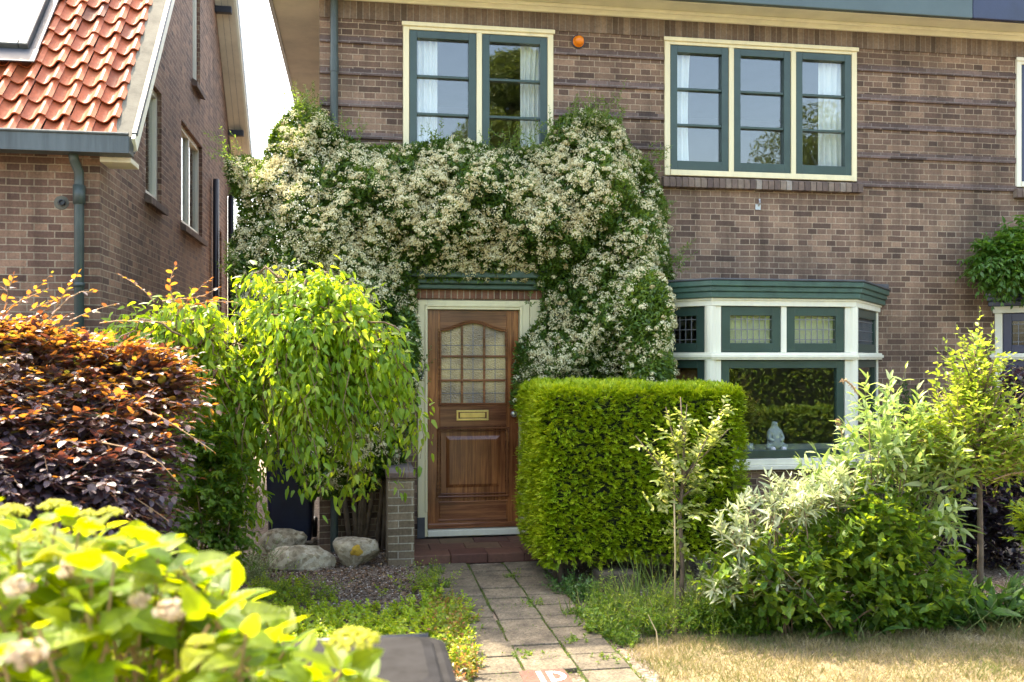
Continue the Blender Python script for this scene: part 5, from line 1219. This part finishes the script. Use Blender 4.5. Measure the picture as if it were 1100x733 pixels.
weeds('feathery_weed', 'thin pale green weeds with narrow leaves around the grass tufts by the sapling', [gp(u, t_) for u in (655, 680, 705, 730, 760, 785) for t_ in (6.4, 6.6, 6.9)], rng, 150, .34, .05, .010, 'l_gold', mean=.45, shape='simple')
weeds('blue_green_perennial', 'hazy blue green perennial at the right end of the clipped hedge', [gp(u, 6.85) for u in (765, 780, 795, 810)], rng, 110, .5, .04, .012, 'l_silver', 'plant', .25)
weeds('path_edge_weed', 'low green weeds creeping over the left edge of the path', [on_z(u, v, 0) for u, v in ((470, 618), (476, 632), (484, 648), (490, 662), (498, 680))], rng, 60, .09, .024, .014, 'l_bush', mean=.5)
weeds('edge_weed', 'low mossy weeds along the right edge of the path', L2(gp(628, 6.9), gp(668, 6.2), 9), rng, 300, .09, .026, .016, 'l_bush', mean=.45)
weeds('low_bed_plant', 'dark low plants at the lawn edge under the broad leaved clump', L2(gp(985, 6.6), gp(1130, 6.8), 12), rng, 180, .2, .06, .034, 'l_broad', mean=.4)
weeds('mixed_underplanting', 'dense low greenery at the foot of the leafy bush', L2(gp(790, 6.5), gp(990, 6.55), 16), rng, 260, .28, .065, .045, 'l_bush', mean=.35)
# moss and small weeds in the slab joints
for (u, v, lab) in ((553, 622, 'small weed in a slab joint near the doorstep'), (572, 650, 'mossy weed between slabs in the middle of the path'), (614, 692, 'little bright weed in the slab joint near the lettered tile'), (655, 712, 'tiny yellow weed at the sunny slab edge'), (560, 705, 'small weed beside the sunlit slabs at the left of the path')):
    p_ = on_z(u, v, .0); weeds('joint_weed', lab, [p_], rng, 14, .06, .022, .012, 'l_bush', mean=.6, group='weeds in the path joints')
ms = []
for x_ in (.655, .987, 1.317, 1.645):
    n = 1700; ms.append(np.stack([x_+rng.normal(size=n)*.008, rng.uniform(-6.5, -.9, n), np.full(n, .006)], 1))
for y_ in np.arange(-6.3, -.9, .304):
    n = 260; ms.append(np.stack([rng.uniform(.66, 1.64, n), y_-.05+rng.normal(size=n)*.05, np.full(n, .006)], 1))
P = np.concatenate(ms); k = lump(P[:, 1], P[:, 0], P[:, 1], .6, 1) > -.35; P = P[k]; n = len(P)
o = leaf_mesh('moss', M['grass'], P, rvec(rng, n)*V3(1, 1, .3)+V3(0, 0, .7), rvec(rng, n), rng.uniform(.01, .026, n), rng.uniform(.005, .009, n), tones(rng, n, .4), 'simple'); tag(o, kind='stuff'); tag(o, 'green moss growing in the joints of the slab path', 'moss')

# ---- left foreground: ground cover, red tipped plant, litter, boulders
rng = np.random.default_rng(88)
n = 1050
gc = []
while len(gc) < n:
    u, v = rng.uniform(265, 505), rng.uniform(630, 720)
    if v < 656 and not (u < 330 or 455 < u < 470): 
        if rng.random() > .03: continue
    gc.append(on_z(u, v, 0))
gc = np.array(gc); 
sd_, stp = shoots(rng, gc, np.stack([rng.normal(size=n)*.55, rng.normal(size=n)*.55, np.ones(n)], 1), rng.uniform(.06, .17, n), 7, .15, .040, .028, True, 60, .7)
M['l_cover'] = leafmat('cover_leaf', [(0, (.12, .24, .01)), (.6, (.27, .38, .015)), (1, (.48, .50, .03))], [(0, (.3, .5, .02)), (1, (.65, .7, .06))], .45, .42)
gcv = tag(thing('ground_cover', 'mat of small yellow green leaves between the gravel and the path', 'ground cover', (.1, -3.4, 0)), kind='stuff')
plant_leaves('foliage', M['l_cover'], sd_, rng, gcv, 'simple', .15, .1, .5, .25); stem_mesh('stem', M['greenstem'], stp, np.linspace(.002, .001, 5)[None], gcv, 3)
weeds('red_tipped_plant', 'small red tipped plants along the left edge of the path', L2(on_z(478, 655, 0), on_z(500, 730, 0), 8), rng, 130, .17, .04, .022, 'l_red', 'plant', .55)
weeds('bed_seedling', 'slender yellow green seedlings on the gravel beside the boulders', [on_z(u, v, 0) for u, v in ((300, 640), (325, 650), (352, 645), (455, 635), (470, 628), (285, 640), (290, 650))], rng, 110, .26, .03, .017, 'l_gold', 'plant', .55)
weeds('dry_twiggy_plant', 'dry grey twiggy plant beside the weeping tree trunk', [gp(u, 7.9) for u in (262, 270, 280)], rng, 120, .42, .022, .01, 'l_silver', 'plant', .25)
# litter and chips
def chips(name, mat, n, gen, size, seed, label, catg):
    r = np.random.default_rng(seed); P = gen(r, n); n = len(P)
    o = leaf_mesh(name, mat, P, rvec(r, n)*V3(1, 1, .25), V3(0, 0, 1)+rvec(r, n)*.5, r.uniform(.5, 1.3, n)*size, r.uniform(.4, .9, n)*size, r.uniform(0, 1, n), 'simple', .25, .1)
    tag(o, label, catg, kind='stuff'); return o
def gen_left(r, n):
    x = r.uniform(-1.3, .62, n); y = r.uniform(-3.2, -.1, n); return np.stack([x, y, r.uniform(-.004, .016, n)], 1)
chips('gravel', M['gravel'], 14000, gen_left, .022, 1, 'brown and grey gravel chips on the bed left of the path', 'gravel')
chips('leaf_litter', M['litter'], 3500, gen_left, .035, 2, 'dry brown leaf litter in front of the boulders', 'leaf litter')
def gen_right(r, n):
    x = r.uniform(1.66, 6.5, n); y = r.uniform(-3.25, -1.2, n); return np.stack([x, y, r.uniform(-.004, .014, n)], 1)
chips('gravel', M['gravel'], 9000, gen_right, .024, 3, 'grey gravel chips on the bed right of the path', 'gravel')
def rock(name, label, c, r, seed, fl=.75):
    rg = np.random.default_rng(seed); bm = bmesh.new(); bmesh.ops.create_icosphere(bm, subdivisions=4, radius=1)
    planes = [(unit(rg.normal(size=3)), rg.uniform(.5, .8)) for _ in range(12)]
    for v in bm.verts:
        p_ = np.array(v.co); 
        for nn_, d_ in planes:
            e_ = p_@nn_-d_
            if e_ > 0: p_ = p_-nn_*e_*.9
        p_ = p_*(1+.035*math.sin(p_[0]*9+seed)*math.sin(p_[2]*8+p_[1]*7)+.012*rg.normal()*.6)
        v.co = Vector(p_*np.array(r)+np.array(c))
    me = bpy.data.meshes.new(name); bm.to_mesh(me); bm.free()
    o = link(name, me, M['boulder'], smooth=True); 
    return tag(o, label, 'boulder')
pL = on_z(322, 612, 0); pR = on_z(381, 609, 0)
rock('boulder', 'long flat topped pale boulder below the weeping tree', pL+V3(.03, .10, .07), (.33, .20, .17), 3)
rk = rock('boulder', 'upright pale boulder with a yellow lichen patch near the brick pier', pR+V3(0, .10, .10), (.235, .18, .225), 8)
rock('boulder', 'dull grey boulder behind the long flat topped one', on_z(290, 598, 0)+V3(.12, .16, .07), (.26, .16, .18), 12)
# lichen follows the rock face: a thin crust hugging it
dg = bpy.context.evaluated_depsgraph_get()
cam_v = Vector(CAM); lv = []; ctr = at(384, 596, 8.0)
from mathutils.bvhtree import BVHTree
bvh = BVHTree.FromObject(rk, dg)
lm = MB(); ring_n = 18
pts_ = []
for k in range(ring_n):
    for j, f_ in enumerate((0, .4, .7, 1)):
        an = 2*math.pi*k/ring_n; rr_ = f_*(7.2+1.2*math.sin(3*an)+.8*math.sin(5*an+1)); d_ = Vector(ray(383+rr_*math.cos(an), 592+rr_*math.sin(an)*.95)); hit = bvh.ray_cast(cam_v, d_.normalized())
        pts_.append(np.array(hit[0]+hit[1]*(.006 if f_ < .9 else -.004)) if hit[0] else None)
if all(p is not None for p in pts_):
    fs = []
    for k in range(ring_n):
        k2 = (k+1) % ring_n
        for j in range(3): fs.append((k*4+j, k*4+j+1, k2*4+j+1, k2*4+j))
    lm.add(pts_, fs).build('lichen', M['lichen'], rk, smooth=True)

# ---- dark wheelie bins
def wheelie(name, label, x, y, w, d, h, mat, rz_=0.0):
    t_ = thing(name, label, 'bin', (x, y, 0), None); t_.rotation_euler = (0, 0, 0)
    b = MB(); n = 4
    def rect(cx, cy, hw, hd, r_, z, k=5):
        out = []
        for (sx, sy, a0) in ((1, 1, 0), (-1, 1, 90), (-1, -1, 180), (1, -1, 270)):
            for i in range(k): an = R(a0+90*i/(k-1)); out.append((cx+sx*(hw-r_)+r_*math.cos(an), cy+sy*(hd-r_)+r_*math.sin(an), z))
        return out
    def loft(mb, rings):
        k = len(rings[0]); o = len(mb.v); vs = [p for r_ in rings for p in r_]
        fs = [(j*k+i, j*k+(i+1) % k, (j+1)*k+(i+1) % k, (j+1)*k+i) for j in range(len(rings)-1) for i in range(k)]+[tuple(range(k))[::-1], tuple(range((len(rings)-1)*k, len(rings)*k))]
        mb.add(vs, fs)
    loft(b, [rect(x, y, w*.40, d*.36, .05, .05), rect(x, y, w*.47, d*.45, .06, h*.88), rect(x, y, w*.49, d*.47, .06, h*.885), rect(x, y, w*.49, d*.47, .06, h*.94)])
    body = b.build('bin_body', mat, t_, bevel=.006)
    l = MB(); loft(l, [rect(x, y-.01, w*.5, d*.5, .075, h*.942), rect(x, y-.01, w*.505, d*.505, .08, h*.955), rect(x, y-.01, w*.50, d*.50, .08, h*.985), rect(x, y-.01, w*.465, d*.455, .07, h*.992)])
    lid = l.build('lid', mat, t_, bevel=.004)
    l = MB(); loft(l, [rect(x, y-.02, w*.43, d*.40, .07, h*.9922), rect(x, y-.02, w*.42, d*.39, .07, h*1.012), rect(x, y-.02, w*.36, d*.33, .06, h*1.022)]); l.build('lid_dome', mat, t_, bevel=.006)
    MB().tube([(x-w*.42, y+d*.53, h*.97), (x+w*.42, y+d*.53, h*.97)], .018, 10).tube([(x-w*.3, y+d*.4, h*.93), (x-w*.3, y+d*.53, h*.97)], .014, 8).tube([(x+w*.3, y+d*.4, h*.93), (x+w*.3, y+d*.53, h*.97)], .014, 8).build('handle', M['black'], t_, smooth=True)
    for s_ in (-1, 1): MB().lathe([(.03, -.025), (.10, -.025), (.11, -.015), (.11, .015), (.10, .025), (.03, .025)], (x+s_*w*.43, y+d*.40, .11), (1, 0, 0), 20).build('wheel', M['black'], t_, smooth=True)
    return t_
wheelie('wheelie_bin', 'dark grey wheelie bin with dappled lid in the foreground beside the path', -.02, -6.70, .58, .62, 1.02, M['bin'])
wheelie('wheelie_bin', 'navy wheelie bin in the shade of the alley behind the boulders', -.68, .45, .52, .6, 1.05, M['binblue'])

# ---- lettered tile in the path
lt = thing('lettered_tile', 'pinkish terracotta tile with white letters ID set in the path', 'tile', (1.15, -4.15, 0))
TZ = .021
ty1 = on_z(590, 719, TZ)[1]; tx0 = on_z(560, 727, TZ)[0]; tx1 = on_z(612, 727, TZ)[0]
MB().prism([(tx0, ty1-.42), (tx1, ty1-.42), (tx1, ty1-.02), (tx1-.02, ty1), (tx0+.02, ty1+.004), (tx0, ty1-.02)], 'z', -.02, TZ).build('tile_body', M['pink'], lt, bevel=.004)
w_ = tx1-tx0; yb_ = ty1-.22; yt_ = ty1-.045; sk = .0
def stroke(mb, pts, w):
    for a, b in zip(pts[:-1], pts[1:]):
        a = np.array(a); b = np.array(b); t_ = unit(b-a); n_ = np.array([-t_[1], t_[0]])*w/2; a = a-t_*w*.25; b = b+t_*w*.25
        mb.add([(*(a+n_), TZ+.004), (*(b+n_), TZ+.004), (*(b-n_), TZ+.004), (*(a-n_), TZ+.004)], [(0, 1, 2, 3)])
xi = tx0+w_*.40
lmb = MB(); stroke(lmb, [(xi, yt_), (xi, yb_)], .03); lmb.build('letter_i', M['letters'], lt)
lmb = MB(); xd = tx0+w_*.56; hh = (yt_-yb_)/2
dpts = [(xd, yt_)]+[(xd+.02+.085*math.sin(t_), yt_-hh+hh*math.cos(t_)) for t_ in np.linspace(0.15, math.pi-.15, 9)]+[(xd, yb_)]
pts3 = []
for k, q_ in enumerate(dpts): pts3.append((*q_, TZ+.0035))
iw = .028
inn = [(xd+iw, yt_-iw)]+[(xd+.01+(.085-iw)*math.sin(t_)+.01, yt_-hh+(hh-iw)*math.cos(t_)) for t_ in np.linspace(.15, math.pi-.15, 9)]+[(xd+iw, yb_+iw)]
k_ = len(dpts); lmb.add(pts3+[(*q_, TZ+.0035) for q_ in inn], [(i, (i+1) % k_, k_+(i+1) % k_, k_+i) for i in range(k_)]); lmb.build('letter_d', M['letters'], lt)

# ---- dry lawn blades
rng = np.random.default_rng(99)
n = 95000
x = rng.uniform(1.7, 8.2, n); y = -6.4+3.5*rng.uniform(0, 1, n)**.75
edge_ = -3.28+.10*np.sin(x*2.3)+.06*np.sin(x*7)+(.06*(x-1.8)).clip(0, .18)
k = (y < edge_+rng.exponential(.07, n)-.05) & (x > 1.74+.05*np.sin(y*9)-rng.exponential(.03, n)) & (lump(x, y, y, .9, 4.4)+.5*lump(x, y, y, 2.7, 1.1) > -.75); edge_ = edge_[k]; x = x[k]; y = y[k]; n = len(x)
gl_ = np.clip(.56+.42*lump(x, y, y, .55, 3)+.32*lump(x, y, y, 2.2, 6)+rng.normal(size=n)*.2-.45*np.exp((y-edge_)/.22), 0, 1)
Pn = np.stack([x, y, np.zeros(n)], 1)
o = leaf_mesh('lawn_grass', M['drygrass'], Pn, np.stack([rng.normal(size=n)*.6, rng.normal(size=n)*.6, np.ones(n)], 1), rvec(rng, n)*V3(1, 1, .2), rng.uniform(.02, .06, n)*np.clip(1+.5*lump(x, y, y, 1.6, 2), .5, 1.6), rng.uniform(.003, .006, n), gl_, 'blade', .1, rng.uniform(0, .5, n))
tag(o, 'short dry straw coloured lawn grass', 'grass', kind='stuff')
# few long dry stalks at the lawn edge
st = MB()
for (u, v, du, dv, t_) in ((700, 672, -3, 30, 6.5), (708, 705, -12, -40, 6.0), (740, 655, 30, -40, 6.6)):
    a = on_z(u, max(v, 660), 0); b = at(u+du, v-45 if dv < 0 else v-30, t_); st.tube([a, (a+b)/2+V3(.02, 0, .02), b], [.004, .0035, .002], 5)
tag(st.build('dry_stalk', M['cane']), 'few pale dry stalks leaning at the lawn edge beside the sapling', 'dry stalks', kind='stuff')

# ---- hydrangea in the foreground
rng = np.random.default_rng(111)
hb = gp(140, 2.45)
hy = thing('hydrangea_bush', 'sunlit lime green hydrangea bush filling the lower left foreground', 'shrub', hb)
# surface of the bush as seen: leaf rosettes on stems
tipsuv = []
stems_, LP, LD, LN, LL, LT = [], [], [], [], [], []
def top_v(u): return np.interp(u, [-60, 0, 60, 150, 200, 240, 300, 350, 420, 470], [565, 570, 560, 575, 608, 632, 688, 716, 738, 790])
for k in range(215):
    u = rng.uniform(-90, 440); tv = top_v(u); v = tv+rng.exponential(70); t_ = rng.uniform(1.85, 2.95)-(v-tv)*.0012
    t_ = max(t_, 1.6)
    p_ = at(u, v, t_); base_ = np.array(hb)+V3(rng.normal()*.25, rng.normal()*.2, 0); dirn = unit((p_-base_)*V3(.7, .7, 1)); 
    stems_.append(np.stack([base_*(1-s)+p_*s+V3(0, 0, .12*math.sin(s*3.1)) for s in np.linspace(0, 1, 6)]))
    a0 = rng.uniform(0, 6.28)
    for pair in range(3):
        for sd in (0, math.pi):
            an = a0+sd+pair*math.pi/2+rng.normal()*.25; el = .55-.42*pair+rng.normal()*.25
            q_ = p_-dirn*(.05*pair); dd_ = V3(math.cos(an)*math.cos(el), math.sin(an)*math.cos(el), math.sin(el))
            LP.append(q_+dd_*.02); LD.append(dd_+dirn*.1); LN.append(V3(0, 0, 1)+rng.normal(size=3)*.35-dd_*.2); LL.append(rng.uniform(.07, .14)*(1-.25*(pair == 0))); LT.append(np.clip(rng.normal(.55-.08*pair, .22), 0, 1))
LP, LD, LN, LL, LT = map(np.array, (LP, LD, LN, LL, LT))
leaf_mesh('foliage', M['l_hydr'], LP, LD, LN, LL, LL*.66, LT, 'ovate', .10, .28, hy)
stem_mesh('stem', M['deadstem'], np.array(stems_), np.linspace(.006, .003, 6)[None], hy, 5)
def head(u, v, t_, r_, kind):
    r_ = r_*(.85 if kind == 'f' else 1)
    c = at(u, v, t_); m = 110 if kind == 'bud' else 46
    if kind == 'bud':
        bm = bmesh.new()
        for i in range(m):
            a = i*2.39996; q = math.sqrt(i/m); o_ = V3(r_*q*math.cos(a), r_*q*math.sin(a), r_*.42*(1-q*q))+rng.normal(size=3)*r_*.05
            mt = Matrix.Translation(Vector(c+o_)); bmesh.ops.create_icosphere(bm, subdivisions=1, radius=r_*.105*rng.uniform(.8, 1.25), matrix=mt)
        me = bpy.data.meshes.new('flower_head'); bm.to_mesh(me); bm.free()
        a_ = me.attributes.new('tone', 'FLOAT', 'POINT'); a_.data.foreach_set('value', np.repeat(np.random.default_rng(int(u)).uniform(.2, 1, m), 12).astype(np.float32)[:len(me.vertices)])
        o = link('flower_head', me, M['bud'], hy, smooth=True)
    else:
        dd_ = rvec(rng, m); P_ = c+dd_*r_*rng.uniform(.35, 1.15, (m, 1))*V3(1, 1, .6); 
        P4 = []; D4 = []; N4 = []
        for j in range(4):
            a = j*math.pi/2; s0_ = unit(np.cross(dd_, V3(.3, .2, 1))); s1_2 = np.cross(dd_, s0_); P4.append(P_); D4.append(s0_*math.cos(a)+s1_2*math.sin(a)+dd_*.25); N4.append(dd_)
        o = leaf_mesh('flower_head', M['floret'], np.concatenate(P4), np.concatenate(D4), np.concatenate(N4), r_*.33, r_*.30, np.tile(tones(rng, m, .6, .25), 4), 'round', .0, .1, hy)
    b_ = np.array(hb); sp_ = np.stack([[c+V3(0, 0, -r_*.1)*(1-s)+(b_+V3(0, 0, .3)-c)*s for s in np.linspace(0, .5, 4)]])
    return o
for a in ((59, 545, 2.5, .040, 'bud'), (93, 554, 2.5, .030, 'bud'), (118, 552, 2.5, .034, 'bud'), (240, 608, 2.3, .038, 'bud'), (12, 552, 2.4, .045, 'bud'), (200, 612, 2.3, .035, 'bud'), (380, 690, 1.9, .052, 'bud'), (140, 588, 2.2, .030, 'bud'),
          (75, 612, 1.9, .032, 'f'), (20, 630, 1.8, .034, 'f'), (182, 655, 1.8, .034, 'f'), (30, 702, 1.5, .036, 'f'), (160, 612, 2.1, .022, 'f'), (150, 645, 1.85, .026, 'f'), (100, 590, 2.1, .03, 'bud'), (30, 580, 2.1, .034, 'bud'), (215, 690, 1.75, .025, 'bud'), (55, 600, 2.0, .03, 'bud')): head(*a)

# ================================================================== ACROSS THE STREET (seen in the window reflections)
def street_tree(label, x, y, h, r_, seed):
    rg = np.random.default_rng(seed); t_ = thing('street_tree', label, 'tree', (x, y, 0), 'trees across the street')
    m = MB(); m.tube([(x, y, -.1), (x+.1, y, h*.25), (x, y+.1, h*.5), (x+.05, y, h*.85)], [.28, .2, .14, .03], 8)
    LPs = []
    for k in range(26):
        z = rg.uniform(.3, .95)*h; an = rg.uniform(0, 6.28); q = r_*math.sin(min(1, (1.02-z/h)/.6)*math.pi/2)*rg.uniform(.35, .95); c = V3(x+q*math.cos(an), y+q*math.sin(an), z)
        m.tube([(x, y, z*.75), (x+q*.6*math.cos(an), y+q*.6*math.sin(an), z*.92), c], [.07, .04, .015], 5)
        k2 = 2200; d_ = rvec(rg, k2)*rg.uniform(.2, 1, (k2, 1))**.5*r_*.36; LPs.append(c+d_)
    m.build('trunk', M['bark'], t_, smooth=True); P_ = np.concatenate(LPs); n = len(P_)
    leaf_mesh('crown', M['l_tree'], P_, rvec(rg, n), rvec(rg, n)+V3(0, 0, 1), rg.uniform(.09, .17, n), rg.uniform(.06, .10, n), tones(rg, n, .6), 'simple', .15, .1, t_)
street_tree('tall street tree reflected in the two sash upstairs window', 6.0, -26, 14.0, 2.8, 1)
street_tree('round street tree reflected in the three sash upstairs window', 19, -26, 12.2, 4.0, 2)
street_tree('small street tree reflected low in the upstairs glass', 13.2, -27, 8.4, 3.0, 3)
rg = np.random.default_rng(8); n = 60000
P_ = np.stack([rg.uniform(-14, 30, n), -19.5+rg.normal(size=n)*.5, rg.uniform(0, 1, n)**.7*3.3], 1); P_[:, 2] += .4*lump(P_[:, 0], P_[:, 1], P_[:, 0], .3, 2)
sh_ = thing('street_hedge', 'long leafy hedge across the street reflected in the bay window', 'hedge', (8, -19.5, 0))
leaf_mesh('foliage', M['l_bush'], P_, rvec(rg, n), rvec(rg, n)+V3(0, .4, 1), rg.uniform(.07, .15, n), rg.uniform(.05, .09, n), tones(rg, n, .7), 'simple', .15, .1, sh_)
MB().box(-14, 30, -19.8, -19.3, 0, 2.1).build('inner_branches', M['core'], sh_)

n = 16000
P_ = np.stack([rg.uniform(2.0, 9.5, n), -8.35+rg.normal(size=n)*.16, rg.uniform(0, 1, n)**.7*1.02], 1)
fh_ = thing('front_garden_hedge', 'low green hedge along the pavement reflected in the bay window', 'hedge', (5.7, -8.35, 0))
leaf_mesh('foliage', M['l_bush'], P_, rvec(rg, n), rvec(rg, n)+V3(0, .4, 1), rg.uniform(.06, .11, n), rg.uniform(.04, .07, n), tones(rg, n, .7), 'simple', .15, .1, fh_)
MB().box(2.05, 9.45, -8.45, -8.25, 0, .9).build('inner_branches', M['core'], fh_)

# ================================================================== LIGHT, SKY, CAMERA
w = bpy.data.worlds.new('World'); scene.world = w; w.use_nodes = True
nt = w.node_tree; bg = nt.nodes['Background']; sky = nt.nodes.new('ShaderNodeTexSky'); sky.sky_type = 'NISHITA'; sky.sun_disc = False
sv = V3(-.32, .51, 1.0); sv = sv/np.linalg.norm(sv)
el = math.asin(sv[2]); azm = math.atan2(sv[0], sv[1])   # clockwise from +y
sky.sun_elevation = el; sky.sun_rotation = azm
sky.air_density = 1.0; sky.dust_density = 4.0; sky.ozone_density = 1.0; sky.altitude = 0
nt.links.new(sky.outputs[0], bg.inputs['Color']); bg.inputs['Strength'].default_value = .15
sl_ = bpy.data.lights.new('sun', 'SUN'); sl_.energy = 2.0; sl_.angle = R(.53); sl_.color = (1.0, .93, .82)
so_ = bpy.data.objects.new('sun', sl_); COL.objects.link(so_); so_.rotation_euler = Vector(-sv).to_track_quat('-Z', 'Y').to_euler()

cd = bpy.data.cameras.new('camera'); co_ = bpy.data.objects.new('camera', cd); COL.objects.link(co_)
cd.sensor_width = 36; cd.lens = FPX/1100*36; cd.shift_y = (HOR-366.5)/1100; cd.clip_end = 2000; cd.clip_start = .05
co_.location = Vector(CAM); co_.rotation_euler = (R(90), 0, -TH)
cd.dof.use_dof = True; cd.dof.focus_distance = 8.6; cd.dof.aperture_fstop = 2.5
scene.camera = co_
vs = scene.view_settings; vs.view_transform = 'Standard'; vs.look = 'None'; vs.exposure = 2.88; vs.gamma = 1.0; vs.use_curve_mapping = False
vs.use_white_balance = True; vs.white_balance_temperature = 7650; vs.white_balance_tint = 8
scene.render.film_transparent = False
cy = scene.cycles; cy.max_bounces = 8; cy.diffuse_bounces = 4; cy.glossy_bounces = 3; cy.transmission_bounces = 4; cy.transparent_max_bounces = 12; cy.sample_clamp_indirect = 6.0
